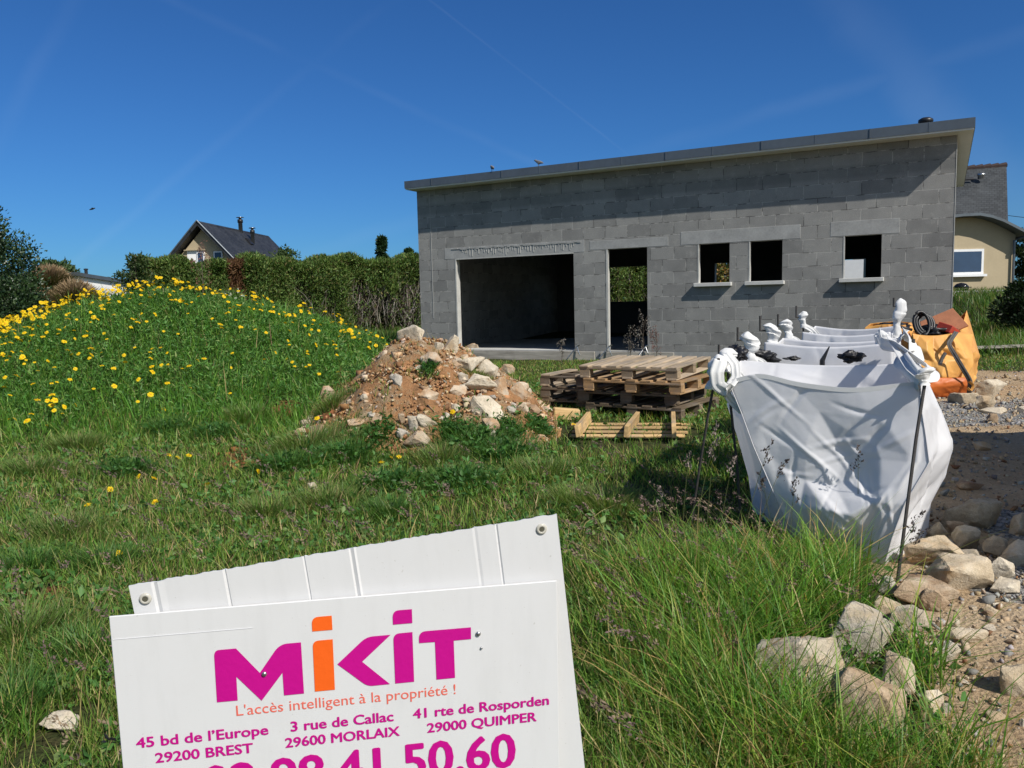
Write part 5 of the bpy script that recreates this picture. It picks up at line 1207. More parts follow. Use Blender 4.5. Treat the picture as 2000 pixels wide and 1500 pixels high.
def rand_facets(seed, n, amp, bias=0.):
    r2 = random.Random(seed); return border() + [(r2.uniform(.06, .94), r2.uniform(.05, .93), r2.gauss(bias, amp)) for _ in range(n)]
def curve(pts):
    P = np.array([tuple(p) for p in pts], float); d = np.r_[0, np.cumsum(np.linalg.norm(np.diff(P, axis=0), axis=1))]; d /= d[-1]
    return lambda t: np.stack([np.interp(t, d, P[:, k]) for k in range(3)], -1)
def blur(a, k):
    for _ in range(k):
        b = np.pad(a, ((1, 1), (1, 1)), 'edge'); a = (b[1:-1, 1:-1] * 2 + b[:-2, 1:-1] + b[2:, 1:-1] + b[1:-1, :-2] + b[1:-1, 2:]) / 6
    return a
def panel(cl, cr, n, fac, sag=None, nu=70, nv=70, sm=2, wr=.004, seed=0, creases=16):
    """cloth between a left and a right edge curve (bottom to top), pushed out along n by facets"""
    u = np.linspace(0, 1, nu); v = np.linspace(0, 1, nv); U, Vv = np.meshgrid(u, v)
    A, B = cl(v), cr(v); P = A[:, None] * (1 - U[..., None]) + B[:, None] * U[..., None]
    d = blur(fac(U.ravel(), Vv.ravel()).reshape(U.shape), sm)
    w_ = np.minimum(1, np.minimum(U, 1 - U) * 12)
    wrk = np.array([mnoise.fractal(Vector((a * 4 + seed, b * 4, seed)), 1.2, 2.2, 3) for a, b in zip(U.ravel(), Vv.ravel())]).reshape(U.shape) * wr * .55
    wrk += wr * 1.1 * np.sin(14 * U + 9 * np.sin(3 * Vv + seed) + seed) * (1 - Vv)
    r3 = np.random.default_rng(seed + 500)
    for _ in range(creases):                       # sharp creases: narrow tent-shaped folds along short lines
        c0 = r3.uniform(.05, .95, 2); an = r3.uniform(0, 3.14); ln = r3.uniform(.08, .32); dx, dy = math.cos(an), math.sin(an)
        al = (U - c0[0]) * dx + (Vv - c0[1]) * dy; ac = np.abs(-(U - c0[0]) * dy + (Vv - c0[1]) * dx + .05 * al * al / ln)
        wrk = wrk + r3.choice((-1, 1)) * r3.uniform(.4, 1.) * wr * 2.2 * np.clip(1 - ac / .022, 0, 1) * np.clip(1 - np.abs(al) / ln, 0, 1)
    P = P + np.array(n)[None, None] * ((d + wrk) * w_)[..., None]
    if sag is not None: P[..., 2] += sag(U) * Vv ** 3
    V = P.reshape(-1, 3); ii = (np.arange(nv - 1)[:, None] * nu + np.arange(nu - 1)[None]).ravel(); F = np.stack([ii, ii + 1, ii + nu + 1, ii + nu], 1)
    return V, F, np.stack([U.ravel(), Vv.ravel()], -1)
def cloth_obj(name, panels, mat, parent, loc, thick=.004):
    V, F, UV, k = [], [], [], 0
    for v, f, uv in panels: V.append(v); F.append(f + k); UV.append(uv); k += len(v)
    V = np.concatenate(V) - np.array(loc); F = np.concatenate(F); UV = np.concatenate(UV)
    o = from_np(name, V, F, mat, parent, smooth=True); ul = o.data.uv_layers.new(name='UVMap'); ul.data.foreach_set('uv', UV[F.ravel()].ravel().astype(np.float32))
    bm = bmesh.new(); bm.from_mesh(o.data); bmesh.ops.remove_doubles(bm, verts=bm.verts, dist=.0012); bmesh.ops.recalc_face_normals(bm, faces=bm.faces); bm.to_mesh(o.data); bm.free()
    md = o.modifiers.new('thickness', 'SOLIDIFY'); md.thickness = thick; md.offset = 0
    return o
E_ = Vector((math.cos(R_(-31)), math.sin(R_(-31)), 0)); NB = Vector((-E_.y, E_.x, 0))      # along the bag front, and away from the camera
def V3(*a): return Vector(a)
def knot(parent, name, p, h, r, seed, lean=(0, 0), tail=None, twist=26):
    """lifting loop wound round the stake head: a lumpy spiral of webbing that tapers down to the bag corner"""
    n = 40; seg = 28; bm = bmesh.new(); rings = []
    T_ = [0, .12, .28, .40, .52, .66, .80, .92, 1.]; r9 = random.Random(seed); R3 = [.75, .60, .52, .62, .86, 1., .92, .62, .10]; R3 = [q * r9.uniform(.84, 1.16) for q in R3]
    for i in range(n + 1):
        t = i / n; ring = []; z = h * t; rr = r * float(np.interp(t, T_, R3)); wx = r * .75 * math.sin(t * 5.2 + seed * 1.9) * t * (1.15 - t); wy = r * .6 * math.cos(t * 4.1 + seed) * t * (1.15 - t)
        for k in range(seg):
            a = 2 * math.pi * k / seg; fo = (t * 3.1 + a / 6.283 + seed * .37) % 1.0            # wound layers: a stepped spiral
            q = rr * (.86 + .24 * fo ** .6 + .10 * math.sin(2 * a + seed + 2 * t) + .24 * mnoise.noise(Vector((math.cos(a) * 1.3, math.sin(a) * 1.3, t * 5 + seed))))
            zz = z + .30 * rr * math.sin(a + seed * 1.3) * min(1, t * 2)
            ring.append(bm.verts.new((q * math.cos(a) * 1.12 + lean[0] * z + wx, q * math.sin(a) * .85 + lean[1] * z + wy, zz)))
        rings.append(ring)
    for i in range(n):
        for k in range(seg): bm.faces.new((rings[i][k], rings[i][(k + 1) % seg], rings[i + 1][(k + 1) % seg], rings[i + 1][k]))
    bm.faces.new(rings[0][::-1]); bm.faces.new(rings[-1]); bmesh.ops.recalc_face_normals(bm, faces=bm.faces)
    for e in bm.edges:
        if len(e.link_faces) == 2 and e.calc_face_angle(0) > .75: e.smooth = False
    o = from_bm(name, bm, M['bag_loop'], parent, True); o.location = p; return o
def stake(label, top, foot, hook=None, r=.0085, group='dark stakes holding the white bags'):
    top, foot = Vector(top), Vector(foot); bm = bmesh.new(); t0 = top - foot; pts = [(0, 0, -.12), t0 * .35 + Vector((.004, .0, 0)), t0 * .7 + Vector((-.003, 0, 0)), t0]
    pts = pts if foot.z < .3 else pts[1:]
    tube(bm, pts, r, 8)
    if hook is not None: h = Vector(hook); tube(bm, [t0 + Vector((0, 0, -.045)), t0 + Vector((h.x, h.y, -.045)), t0 + h], r, 8)
    bmesh.ops.recalc_face_normals(bm, faces=bm.faces); o = from_bm('stake', bm, M['rust'], None, False); o.location = foot; return tag(o, label, 'stake', group)
# --- front bag, corner edges followed in space (bottom to top)
Yf = 5.0
FLc = [atz(1562, 1072, .0)] ; g_fl = aty(1556, 1066, 4.92); g_fl.z = .0
FL = curve([g_fl, aty(1532, 1010, 4.88), aty(1472, 872, 4.94), aty(1448, 806, 4.98), aty(1424, 748, 5.0)])
g_fr = aty(1727, 1104, 4.42); g_fr.z = min(g_fr.z, .02)
FRc = curve([g_fr, aty(1742, 1050, 4.40), aty(1766, 985, 4.36), aty(1815, 903, 4.36), aty(1808, 850, 4.40), aty(1800, 800, 4.44), aty(1796, 744, 4.47)])
BRc = curve([aty(1812, 1084, 5.0), aty(1813, 1030, 5.02), aty(1818, 982, 5.05), aty(1846, 930, 5.10), aty(1857, 890, 5.12), aty(1856, 848, 5.14), aty(1836, 798, 5.16), aty(1796, 708, 5.22)])
bl = aty(1446, 703, 5.9); blb = aty(1472, 1010, 5.45); blb.z = max(blb.z, .03); BLc = curve([blb, aty(1462, 930, 5.5), aty(1441, 855, 5.55), aty(1420, 790, 5.6), bl])
front_f = border() + [(.5, .99, -.0), (.20, .82, .0), (.46, .84, -.015), (.78, .82, -.005), (.33, .64, -.012), (.54, .56, -.075), (.72, .66, -.03), (.90, .62, .01), (.63, .46, -.075), (.28, .42, -.02), (.48, .40, -.05),
                      (.22, .27, .045), (.45, .285, .095), (.64, .27, .085), (.82, .36, .03), (.63, .12, -.01), (.50, .10, .045), (.30, .12, .0), (.78, .16, -.03), (.9, .2, .01), (.85, .06, .0), (.12, .5, -.02), (.12, .15, .01), (.93, .42, .02)]
right_f = border() + [(.3, .85, .03), (.55, .80, .045), (.25, .62, -.02), (.6, .62, .05), (.42, .50, -.025), (.75, .48, .02), (.3, .38, .03), (.62, .34, -.015), (.8, .30, .02), (.35, .2, -.02), (.7, .15, .015), (.5, .08, .0), (.5, .7, .0), (.15, .5, .01)]
fn = -NB
topsag = lambda U: .055 * np.exp(-((U - .17) / .16) ** 2) - .035 * np.exp(-((U - .68) / .22) ** 2)
loc = (1.9, 4.95, 0.)
b1 = empty('white_bulk_bag', 'front white woven bulk bag, empty and crumpled, its sagging front panel facing the meadow', 'bulk bag', loc, 0, 'row of white bulk bags')
wn = dict(nu=84, nv=84)
cloth_obj('bag_body', [panel(FL, FRc, fn, facet_fn(front_f), topsag, sm=1, wr=.0065, seed=1, nu=130, nv=130, creases=34), panel(FRc, BRc, E_, facet_fn(right_f), None, sm=1, wr=.006, seed=2, **wn),
                       panel(BRc, BLc, NB, facet_fn(rand_facets(5, 14, .02)), lambda U: -.03 * np.sin(np.pi * U), sm=2, wr=.004, seed=3, **wn), panel(BLc, FL, -E_, facet_fn(rand_facets(6, 14, .025)), lambda U: -.02 * np.sin(np.pi * U), sm=2, wr=.004, seed=4, **wn)], M['bag'], b1, loc)
M['seam'] = simple('seam_tape', (.50, .50, .52), .7, .1, 20)
for cv_ in (FL, FRc):
    P = cv_(np.linspace(0, 1, 40)); bm = bmesh.new(); tube(bm, [Vector(p) - Vector(loc) + fn * .004 for p in P], .0035, 6); bmesh.ops.recalc_face_normals(bm, faces=bm.faces); from_bm('seam', bm, M['seam'], b1, True)
# hem along the front rim
tt = np.linspace(0, 1, 40); P = FL(np.array([1.]))[0] * (1 - tt[:, None]) + FRc(np.array([1.]))[0] * tt[:, None]; P[:, 2] += topsag(tt)
bm = bmesh.new()
for i in range(39):
    a, b = Vector(P[i]) - Vector(loc) + fn * .005, Vector(P[i + 1]) - Vector(loc) + fn * .005
    if i == 0: va, vb = bm.verts.new(a), bm.verts.new(a + Vector((0, 0, -.028)))
    vc_, vd = bm.verts.new(b), bm.verts.new(b + Vector((0, 0, -.028))); bm.faces.new((va, vb, vd, vc_)); va, vb = vc_, vd
o = from_bm('hem', bm, M['bag_loop'], b1); o.modifiers.new('t', 'SOLIDIFY').thickness = .004
# --- the two bags behind it
def back_bag(fl, fr, D, top_f, top_b, seed, label):
    """fl, fr: top corners of the front panel; D: depth away from the camera"""
    fl, fr = Vector(fl), Vector(fr); br, bl_ = fr + NB * D, fl + NB * D; br.z = bl_.z = top_b; fl.z = fr.z = top_f
    c = (fl + fr + br + bl_) / 4; lc = (c.x, c.y, gz(c.x, c.y)); t = empty('white_bulk_bag', label, 'bulk bag', lc, 0, 'row of white bulk bags')
    def cc(p, k):
        q = Vector((p.x, p.y, gz(p.x, p.y))); m = p.lerp(q, .5) + (p - c).normalized() * .05; m.z = (p.z + q.z) / 2; return curve([q, m, p])
    C = [cc(p, i) for i, p in enumerate((fl, fr, br, bl_))]; N4 = (-NB, E_, NB, -E_)
    cloth_obj('bag_body', [panel(C[i], C[(i + 1) % 4], N4[i], facet_fn(rand_facets(seed + i, 16, .02, .012)), (lambda U: -.035 * np.sin(np.pi * U)), sm=2, wr=.005, seed=seed + i, nu=60, nv=60) for i in range(4)], M['bag'], t, lc)
    return t, (fl, fr, br, bl_)
f1 = aty(1486, 700, 6.0); f2 = aty(1790, 715, 5.35)
b2, c2 = back_bag(aty(1494, 662, 6.15), aty(1742, 668, 5.7), .62, aty(1494, 668, 6.15).z, aty(1494, 668, 6.15).z - .0, 20, 'middle white bulk bag of the row, its rim just above the dark bundles')
b3, c3 = back_bag(aty(1568, 636, 7.25), aty(1738, 640, 6.85), .6, aty(1568, 648, 7.25).z, aty(1568, 636, 7.9).z, 40, 'rearmost white bulk bag of the row, nearest the building')
# stakes, hooks and wound lifting loops
TAILS = []
SK = [('front left leaning stake of the front white bag', aty(1404, 700, 5.02), hit(1345, 1024), (-.005, .0, .0), b1, .22, .052, 2), ('stake wrapped in webbing behind the front left stake', aty(1418, 683, 5.12), Vector((1.50, 5.16, .0)), (-.045, 0, .035), b1, .15, .048, 6),
      ('second left stake with a thick wound loop', aty(1462, 652, 5.9), Vector((1.86, 5.86, .03)), (-.08, 0, .05), b1, .22, .062, 9), ('third left stake with a tall hook', aty(1506, 634, 6.2), Vector((2.12, 6.2, .04)), (-.085, 0, .07), b2, .17, .056, 13),
      ('fourth left stake with a round wound loop', aty(1537, 626, 6.75), Vector((2.40, 6.7, .06)), (-.075, 0, .055), b2, .17, .052, 17), ('fifth left stake nearest the building, with the highest hook', aty(1568, 610, 7.35), Vector((2.74, 7.36, .08)), (-.06, 0, .06), b3, .15, .036, 21),
      ('rear right stake with the highest twisted loop', aty(1757, 588, 6.9), Vector((3.30, 6.9, .07)), (-.05, 0, .03), b3, .34, .045, 25), ('middle right stake with a square dark end', aty(1722, 648, 5.9), Vector((2.74, 5.9, .04)), None, b2, .16, .05, 28)]
for (lab, tp, ft, hk, par, kh, kr, sd) in SK:
    ft = Vector((ft.x, ft.y, gz(ft.x, ft.y))); stake(lab, tp, ft, hk)
    kp = tp + (ft - tp).normalized() * (kh * .93); k_ = knot(par, 'lifting_loop', kp - par.location, kh, kr, sd, ((tp - kp).x / max(.05, (tp - kp).z), 0))
ft = hit(1748, 1140); ft = Vector((ft.x, ft.y, gz(ft.x, ft.y))); ftop = aty(1808, 738, 4.40)
stake('long dark stake leaning against the front right corner of the front white bag', ftop, ft, None, .0095)
tp = aty(1846, 690, 4.9); stake('short thick dark stake end poking out beside the wound film', tp, aty(1829, 722, 4.85), None, .011)
tp = aty(1784, 662, 5.3); stake('dark stake rising behind the wound film', tp, Vector((2.66, 5.25, .03)), None, .011)
# flat webbing tails running from each wound head down to the bag rim
for i, (lab, tp, ft, hk, par, kh, kr, sd) in enumerate(SK[:6]):
    q = tp + (ft - tp).normalized() * kh * .8; n_ = Vector((.10 + .02 * (i % 3), -.03, -.10 - .02 * (i % 2)))
    TAILS.append((par, [q, q + n_ * .45 + Vector((.012, -.02, .012)), q + n_, q + n_ * 1.5 + Vector((.02, 0, -.02))]))
# shiny webbing loops wound across the right-hand stakes
def ribbon(parent, pts, wdt, name, mat, sweep=(0, 0, 1), n=60, curl=0.):
    P = curve(pts); t = np.linspace(0, 1, n); p = P(t)
    for _ in range(6): p[1:-1] = (p[:-2] + p[1:-1] * 2 + p[2:]) / 4
    bm = bmesh.new(); pr = None
    for i in range(n):
        a = t[i] * curl; d = Vector(p[min(i + 1, n - 1)] - p[max(i - 1, 0)]).normalized(); s = Vector(sweep); s = (s - d * s.dot(d)).normalized(); s = Matrix.Rotation(a, 3, d) @ s
        row = [bm.verts.new(Vector(p[i]) + s * (wdt * (k / 6 - .5)) + d.cross(s) * (.007 * math.sin(k * 2.1 + .6 * math.sin(i * .11)))) for k in range(7)]
        if pr:
            for k in range(6): bm.faces.new((pr[k], pr[k + 1], row[k + 1], row[k]))
        pr = row
    o = from_bm(name, bm, mat, parent, True); o.modifiers.new('t', 'SOLIDIFY').thickness = .003; return o
def rel(par, *pp): return [p - par.location for p in pp]
for par, pts in TAILS: ribbon(par, [p - par.location for p in pts], .05, 'lifting_loop', M['bag_loop'], (1, .2, .6), 30, .8)
ribbon(b1, rel(b1, aty(1716, 650, 5.6), aty(1722, 672, 5.4), aty(1752, 676, 5.1), aty(1790, 700, 4.75), aty(1826, 722, 4.45), aty(1818, 742, 4.36), aty(1786, 722, 4.5), aty(1762, 690, 4.9), aty(1740, 660, 5.4)), .085, 'lifting_loop', M['bag_loop'], (0, -.5, 1), 80, 2.2)
ribbon(b1, rel(b1, aty(1796, 748, 4.42), aty(1776, 722, 4.55), aty(1758, 700, 4.8), aty(1770, 690, 5.05), aty(1792, 706, 5.0)), .11, 'lifting_loop', M['bag_loop'], (0, -.3, 1), 60, 1.2)
knot(b1, 'lifting_loop', aty(1806, 752, 4.38) - b1.location, .10, .045, 31)
ribbon(b2, rel(b2, aty(1756, 668, 5.4), aty(1764, 650, 5.6), aty(1786, 668, 5.3), aty(1790, 700, 5.15)), .10, 'lifting_loop', M['bag_loop'], (.3, -.4, 1), 50, 1.6)
ribbon(b1, rel(b1, aty(1407, 704, 5.0), aty(1400, 728, 4.98), aty(1402, 752, 4.98), aty(1418, 764, 4.98), aty(1432, 752, 4.97)), .085, 'lifting_loop', M['bag_loop'], (1, 0, .3), 50, .5)
ribbon(b1, rel(b1, aty(1418, 690, 5.08), aty(1436, 712, 5.03), aty(1438, 736, 4.99), aty(1426, 752, 4.97)), .06, 'lifting_loop', M['bag_loop'], (1, 0, 0), 40, .6)
# black plastic bundles in the bags
def crumple(name, p, dims, seed, lab, group=None, mat='black', n=3):
    bm = bmesh.new(); bmesh.ops.create_icosphere(bm, subdivisions=4, radius=1.); o_ = Vector((seed * 7.7, seed * 3.3, 0))
    for v in bm.verts:
        d = 1 + .55 * mnoise.noise(v.co * 1.6 + o_) - .5 * abs(mnoise.noise(v.co * 3.4 + o_)) + .25 * mnoise.noise(v.co * 7 + o_)
        v.co = Vector((v.co.x * dims[0] * d, v.co.y * dims[1] * d, v.co.z * dims[2] * d))
    o = from_bm(name, bm, M[mat], None, True); o.location = p; return tag(o, lab, 'plastic bundle', group)
GB = 'black plastic bundles in the white bags'
crumple('plastic_bundle', aty(1484, 696, 6.02), (.13, .10, .055), 3, 'crumpled black plastic bundle just right of the thick wound loop', GB)
crumple('plastic_bundle', aty(1440, 690, 5.55), (.07, .08, .06), 4, 'brown black bundle stuffed between the two left loops', GB)
crumple('plastic_bundle', aty(1662, 697, 5.65), (.085, .06, .045), 5, 'black plastic hump showing above the rim on the right', GB)
crumple('plastic_bundle', aty(1549, 700, 5.9), (.06, .03, .014), 6, 'thin dark strip of plastic lying on the bag rim', GB)
o = from_bm('plastic_sliver', bmtube([(0, 0, -.2), (.0, 0, 0), (.05, 0, .10)], [.022, .018, .004], 6), M['black']); o.location = aty(1606, 704, 5.75); tag(o, 'pointed black sliver sticking out of the front white bag', 'plastic strip')

# ------------------------------------------------------------------ orange bags
def sack(corners, label, seed, mat, name='orange_bulk_bag', peak=None, amp=.05, nt=None, sags=(0, 0, 0, 0)):
    """corners: four (bottom, mid, top) triples going round from front left"""
    c = sum((Vector(q[0]) for q in corners), Vector()) / 4; lc = (c.x, c.y, c.z); t = empty(name, label, 'bulk bag', lc, 0, 'orange bulk bags'); C = [curve(q) for q in corners]
    mid = sum((Vector(q[1]) for q in corners), Vector()) / 4; ps = []
    for i in range(4):
        a, b = Vector(corners[i][1]), Vector(corners[(i + 1) % 4][1]); n = ((a + b) / 2 - mid); n.z = 0; n.normalize()
        sg = sags[i]; ps.append(panel(C[i], C[(i + 1) % 4], n, facet_fn(rand_facets(seed + i, 20, amp, amp * .7)), (lambda U, s=sg: s * np.sin(np.pi * U)), sm=1, wr=.009, seed=seed + i, nu=64, nv=64))
    cloth_obj('bag_body', ps, mat, t, lc, .005); return t, lc
gO = lambda u, v, dy=0.: hit(u, v)
oa = hit(1822, 776); Y0 = oa.y
def oc(u, v, dY): return aty(u, v, Y0 + dY)
oq = [(oc(1800, 782, -.05), oc(1795, 720, -.12), oc(1782, 652, -.02)), (oc(1888, 768, -.1), oc(1890, 700, -.12), oc(1864, 650, .05)), (oc(1906, 738, .75), oc(1912, 690, .85), oc(1888, 606, .75)), (oc(1800, 740, .9), oc(1785, 690, 1.), oc(1785, 640, .9))]
ob, lc = sack(oq, 'faded orange bulk bag with a raised pointed flap beside the last white bag', 60, M['orange'], amp=.045, sags=(-.03, -.1, -.18, -.05))
bm = bmesh.new(); dm = panel(curve([oc(1797, 779, -.13), oc(1796, 755, -.20), oc(1796, 738, -.18)]), curve([oc(1892, 770, -.18), oc(1894, 752, -.24), oc(1892, 737, -.22)]), (-.3, -.95, 0), facet_fn(rand_facets(77, 10, .02)), None, 40, 20, 1, .006, 7); bm.free()
cloth_obj('base_skirt', [dm], M['orange_d'], ob, lc, .006)
ribbon(ob, [p - ob.location for p in (oc(1868, 648, -.02), oc(1852, 672, -.22), oc(1866, 695, -.27), oc(1882, 722, -.30), oc(1896, 745, -.30), oc(1893, 768, -.26))], .055, 'strap', M['band'], (1, -.2, 0), 50, .3)
ribbon(ob, [p - ob.location for p in (oc(1893, 745, -.33), oc(1902, 752, -.3), oc(1896, 765, -.3), oc(1890, 758, -.32))], .03, 'strap_buckle', M['orange'], (1, -.2, 0), 20, .3)
oq2 = [(aty(1668, 760, Y0 + .9), aty(1668, 700, Y0 + .85), aty(1690, 640, Y0 + .9)), (aty(1780, 760, Y0 + .7), aty(1782, 690, Y0 + .65), aty(1762, 636, Y0 + .7)), (aty(1800, 735, Y0 + 1.6), aty(1802, 680, Y0 + 1.7), aty(1780, 630, Y0 + 1.6)), (aty(1690, 735, Y0 + 1.8), aty(1690, 690, Y0 + 1.9), aty(1700, 632, Y0 + 1.8))]
o2, lc2 = sack(oq2, 'orange bulk bag mostly hidden behind the white bags', 80, M['orange'], amp=.04, sags=(.03, 0, .02, 0))
crumple('plastic_bundle', aty(1742, 637, Y0 + 1.1), (.22, .2, .05), 8, 'dark plastic lying on top of the hidden orange bag')
# contents heaped in the orange bag
bm = bmesh.new()
for k in range(3):
    c0 = oc(1800, 632, .25 + .05 * k); tube(bm, [c0 + Vector((.10 * math.cos(a) + .02 * k, .05 * math.sin(a) - .02 * k, .155 * math.sin(a) * (1 - .12 * k))) - oc(1800, 632, .25) for a in np.linspace(0, 6.283, 22)], .022, 8, False)
tube(bm, [Vector((-.12, 0, -.08)), Vector((-.28, .05, -.03)), Vector((-.36, .1, -.12))], .018, 8); tube(bm, [Vector((.06, 0, -.14)), Vector((.2, .05, -.10)), Vector((.32, .1, -.16))], .016, 8); bmesh.ops.recalc_face_normals(bm, faces=bm.faces)
o = from_bm('drain_hose', bm, M['black'], None, True); o.location = oc(1800, 632, .25); tag(o, 'coil of ribbed black hose on top of the orange bag', 'hose')
crumple('plastic_bundle', oc(1824, 648, .3), (.22, .16, .09), 11, 'crumpled black plastic beside the hose coil on the orange bag')
M['terra'] = simple('terracotta_board', (.40, .16, .08), .8, .2, 8)
o = from_bm('terracotta_board', bmbox(-.27, .27, -.2, .2, -.012, .012, bev=.003), M['terra']); o.location = oc(1836, 636, .42); o.rotation_euler = (R_(38), R_(-24), R_(-12)); tag(o, 'tilted terracotta coloured board lying on the orange bag contents', 'board')
o = from_bm('red_offcut', bmbox(-.10, .10, -.10, .10, -.05, .05, bev=.006), simple('red_plastic', (.42, .05, .03), .5, .2, 9)); o.location = oc(1851, 644, .25); o.rotation_euler = (.3, .4, .6); tag(o, 'small red offcut wedged beside the pointed orange flap', 'offcut')

# ------------------------------------------------------------------ advertising signs
def sign_empty(name, lab, O, U, Vv, yoff=0.):
    U, Vv = Vector(U), Vector(Vv); Y = Vv.cross(U); o = empty(name, lab, 'sign', (0, 0, 0))
    o.matrix_world = Matrix(((U.x, Y.x, Vv.x, O[0]), (U.y, Y.y, Vv.y, O[1]), (U.z, Y.z, Vv.z, O[2]), (0, 0, 0, 1))); return o
fs = sign_empty('advertising_sign', 'white plastic sign printed with a magenta and orange logo, addresses and a phone number', (-.8926, 1.6872, .8865), (.98803, .15427, .00154), (.00337, -.03157, .9995))
from_bm('panel', bmbox(0, 1., .0, .005, -.885, 0., bev=.0012), M['sign'], fs)
mag = simple('magenta_print', (.52, .003, .235), .42, .03, 3); org = simple('orange_print', (.86, .125, .012), .42, .03, 3); coral = simple('coral_print', (.78, .15, .105), .42, .03, 3)
def poly(name, pts, mat):
    bm = bmesh.new(); bm.faces.new([bm.verts.new((x, -.0012, z)) for x, z in pts]); return from_bm(name, bm, mat, fs)
def rc(x0, z0, x1, z1, x2, z2, n=6):
    """rounded corner from p0 through control p1 to p2"""
    return [((1 - t) ** 2 * x0 + 2 * t * (1 - t) * x1 + t * t * x2, (1 - t) ** 2 * z0 + 2 * t * (1 - t) * z1 + t * t * z2) for t in [k / n for k in range(n + 1)]]
poly('logo_letter', [(.2117, -.2218)] + rc(.2130, -.113, .2131, -.0978, .2250, -.0978) + [(.2608, -.0978), (.3090, -.1610)] + rc(.3440, -.1130, .3560, -.0970, .3730, -.0968) + [(.4033, -.0968), (.4035, -.2210), (.3588, -.2210), (.3586, -.1660), (.3090, -.2285), (.2575, -.1650), (.2568, -.2222)], mag)
poly('logo_letter', rc(.4296, -.0560, .4298, -.0394, .4450, -.0394) + [(.4746, -.0394), (.4747, -.0734), (.4296, -.0734)], org)
poly('logo_letter', rc(.4288, -.111, .4290, -.0962, .4430, -.0962) + [(.4741, -.0961), (.4730, -.2190), (.4279, -.2190)], org)
poly('logo_letter', [(.4815, -.1577)] + rc(.5380, -.1080, .5500, -.0976, .5660, -.0976) + [(.6053, -.0976), (.5378, -.1571), (.5990, -.2184)] + rc(.5600, -.2186, .5480, -.2186, .5380, -.2100), mag)
poly('logo_letter', rc(.6117, -.0560, .6118, -.0398, .6270, -.0398) + [(.6563, -.0399), (.6562, -.0737), (.6116, -.0737)], mag)
poly('logo_letter', rc(.6112, -.1120, .6113, -.0960, .6260, -.0958) + [(.6555, -.0956), (.6551, -.2184), (.6111, -.2184)], mag)
poly('logo_letter', rc(.6700, -.1140, .6702, -.0962, .6870, -.0962) + [(.7922, -.0966), (.7917, -.1258), (.7508, -.1258), (.7512, -.2186), (.7074, -.2186), (.7069, -.1250), (.6701, -.1244)], mag)
def text(body, x0, x1, zb, cap, mat, bold=0., spacing=1.):
    def mk(s):
        c = bpy.data.curves.new('t', 'FONT'); c.body = s; c.size = 1.; c.space_character = spacing; c.resolution_u = 3
        o = bpy.data.objects.new('t', c); COL.objects.link(o); dg = bpy.context.evaluated_depsgraph_get(); me = bpy.data.meshes.new_from_object(o.evaluated_get(dg)); bpy.data.objects.remove(o); return me
    h = max(v.co.y for v in mk('H').vertices); me = mk(body); xs = [v.co.x for v in me.vertices]; a, b = min(xs), max(xs); sx, sy = (x1 - x0) / (b - a), cap / h
    for v in me.vertices: v.co = Vector((x0 + (v.co.x - a) * sx, -.0012, zb + v.co.y * sy))
    if bold:      # heavier strokes: the same glyphs laid a hair apart on top of one another
        bm = bmesh.new(); w_ = bold * cap
        for k, (dx, dz) in enumerate(((0, 0), (w_, 0), (-w_, 0), (0, w_ * .7), (0, -w_ * .7), (w_ * .7, w_ * .5), (-w_ * .7, -w_ * .5), (w_ * .7, -w_ * .5), (-w_ * .7, w_ * .5))):
            n0 = len(bm.verts); bm.from_mesh(me); bm.verts.ensure_lookup_table()
            for v in bm.verts[n0:]: v.co += Vector((dx, -.00004 * k, dz))
        bm.to_mesh(me); bm.free()
    me.materials.clear(); me.name = 'lettering'; return link_mesh('lettering', me, mat, fs)
text("L'accès intelligent à la propriété !", .2521, .7515, -.2590, .0245, coral, .0, 1.0)
B_ = .045
text("45 bd de l’Europe", .0336, .3185, -.3116, .0232, mag, B_); text("29200 BREST", .0713, .2822, -.3520, .0228, mag, B_)
text("3 rue de Callac", .3700, .6030, -.3105, .0232, mag, B_); text("29600 MORLAIX", .3556, .6160, -.3490, .0228, mag, B_)
text("41 rte de Rosporden", .6501, .9756, -.3102, .0232, mag, B_); text("29000 QUIMPER", .6819, .9446, -.3494, .0228, mag, B_)
text("02.98.41.50.60", .170, .8893, -.4600, .0840, mag, .040)
for (x, z) in ((.3187, -.1643), (.809, -.1137), (.816, -.1495)):
    s = .006 if z != -.1495 else .003
    o = from_bm('screw', lathe([(s * .5, 0), (s, .001), (s * .9, .0035), (.0003, .0045)], 14), M['steel'], fs, True); o.location = (x, -.001, z); o.rotation_euler = (R_(90), 0, 0)
from_bm('fold_line', bmbox(.004, .30, -.0009, -.0002, -.0535, -.0525), simple('fold_mark', (.70, .70, .72), .5, .03), fs)
M['eyelet'] = simple('cloudy_plastic', (.50, .48, .42), .3, .1, 30)
bs = sign_empty('ribbed_sign', 'blank white ribbed plastic panel with two eyelets, tilted behind the printed sign', (-.8551, 1.7080, .9479), (.98331, .15067, .10196), (-.09166, -.07384, .99305))
bm = bmesh.new()
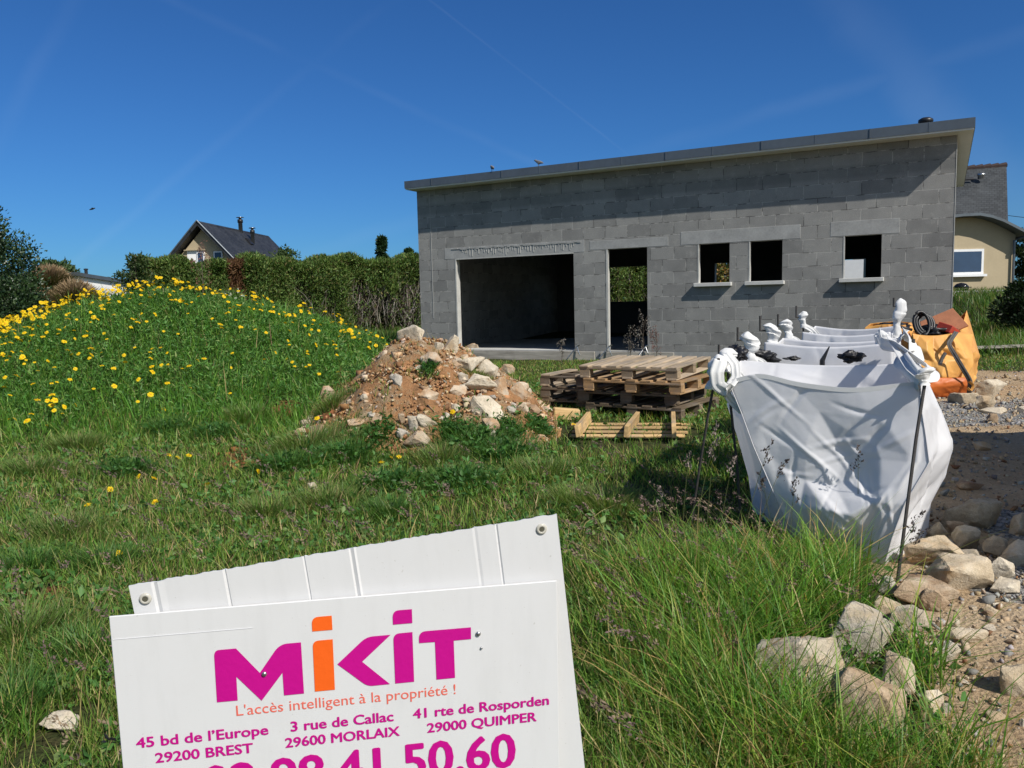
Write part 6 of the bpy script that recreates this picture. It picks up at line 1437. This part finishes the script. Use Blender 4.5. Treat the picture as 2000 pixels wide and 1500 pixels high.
# gentle channels pressed into the sheet, with frayed top edge
xs = [0.]; x = 0.
brk = [.0, .046, .052, .060, .074, .20, .2055, .208, .376, .3795, .382, .480, .484, .492, .4965, .766, .772, .778, .820, .8235, .827, .97]
dep = [0, 0, .003, 0, .001, .0, .0035, 0, 0, .003, 0, 0, .0035, .0, .003, 0, .0012, 0, 0, .003, 0, 0]
zz = np.linspace(-.93, 0, 12); cols = []
fine = np.sort(np.unique(np.concatenate([np.array(brk), np.linspace(0, .97, 98)])))
for x in fine:
    y = float(np.interp(x, brk, dep)); top = rnd.uniform(-.0022, .0012)
    cols.append([bm.verts.new((x, y, z if z < 0 else top)) for z in zz])
for a, b in zip(cols[:-1], cols[1:]):
    for k in range(len(zz) - 1): bm.faces.new((a[k], b[k], b[k + 1], a[k + 1]))
o = from_bm('panel', bm, M['sign'], bs); md = o.modifiers.new('t', 'SOLIDIFY'); md.thickness = .004; md.offset = -1
for (x, z) in ((.029, -.0358), (.9295, -.0302)):
    r = lathe([(.0055, -.001), (.0055, .0022), (.0085, .0036), (.0125, .0022), (.0132, .0), (.0132, -.001)], 24); o = from_bm('eyelet', r, M['eyelet'], bs, True); o.location = (x, -.0012, z); o.rotation_euler = (R_(90), 0, 0)
    o = from_bm('eyelet_hole', lathe([(.0001, 0), (.0062, 0), (.0062, .0028), (.0001, .0029)], 16), simple('eyelet_dark', (.09, .085, .06), .8), bs); o.location = (x, -.0012, z); o.rotation_euler = (R_(90), 0, 0)
# the wooden post that carries both boards
o = from_bm('sign_post', bmbox(-.03, .03, 0, .045, -.1, .84, bev=.003), M['wood_grey']); o.location = (-.42, 1.855, 0); o.rotation_euler = (R_(-1), 0, R_(9)); tag(o, 'plain wooden post hidden behind the two boards', 'post')

# ------------------------------------------------------------------ unseen van added on the right to cast the shadow on the track
vp = Vector((3.80, 2.95, gz(3.8, 2.95))); va = math.atan2(3.95, 2.1)
vn = empty('shadow_van', 'unseen white van added beyond the right edge to shade the stones', 'van', vp, va)
prof = [(0, .35), (0, 1.9), (.06, 2.12), (.3, 2.22), (3.0, 2.22), (3.35, 2.12), (3.85, 1.35), (4.5, 1.08), (4.6, .9), (4.62, .35)]
bm = bmesh.new(); f = bm.faces.new([bm.verts.new((x, -1.75, z)) for x, z in prof]); r_ = bmesh.ops.extrude_face_region(bm, geom=[f]); bmesh.ops.translate(bm, verts=[g for g in r_['geom'] if isinstance(g, bmesh.types.BMVert)], vec=(0, 1.75, 0))
bmesh.ops.recalc_face_normals(bm, faces=bm.faces); bmesh.ops.bevel(bm, geom=[e for e in bm.edges if abs(e.verts[0].co.y - e.verts[1].co.y) < .01], offset=.06, segments=2, affect='EDGES')
from_bm('body', bm, simple('van_paint', (.75, .76, .77), .25, .03), vn)
for (x, y) in ((.85, -.1), (3.75, -.1), (.85, -1.65), (3.75, -1.65)):
    o = from_bm('wheel', lathe([(.01, -.1), (.2, -.1), (.24, -.07), (.33, -.09), (.34, -.05), (.34, .05), (.33, .09), (.24, .11), (.2, .112), (.01, .112)], 24), M['black'], vn, True); o.location = (x, y, .34); o.rotation_euler = (R_(90), 0, 0)
bm = bmesh.new(); vs = [bm.verts.new(p) for p in ((2.75, .012, 1.35), (3.72, .012, 1.35), (3.3, .012, 1.95), (2.75, .012, 1.95))]; bm.faces.new(vs); o = from_bm('side_window', bm, M['glass'], vn); o.modifiers.new('t', 'SOLIDIFY').thickness = .01
from_bm('mirror', bmbox(3.35, 3.45, .02, .22, 1.3, 1.55, bev=.02), M['black'], vn); from_bm('bumper', bmbox(4.62, 4.70, -1.7, -.05, .35, .62, bev=.02), M['black'], vn); from_bm('bumper', bmbox(-.08, -.002, -1.7, -.05, .33, .55, bev=.02), M['black'], vn)
vn.scale = (1.14, 1.05, 1.0)
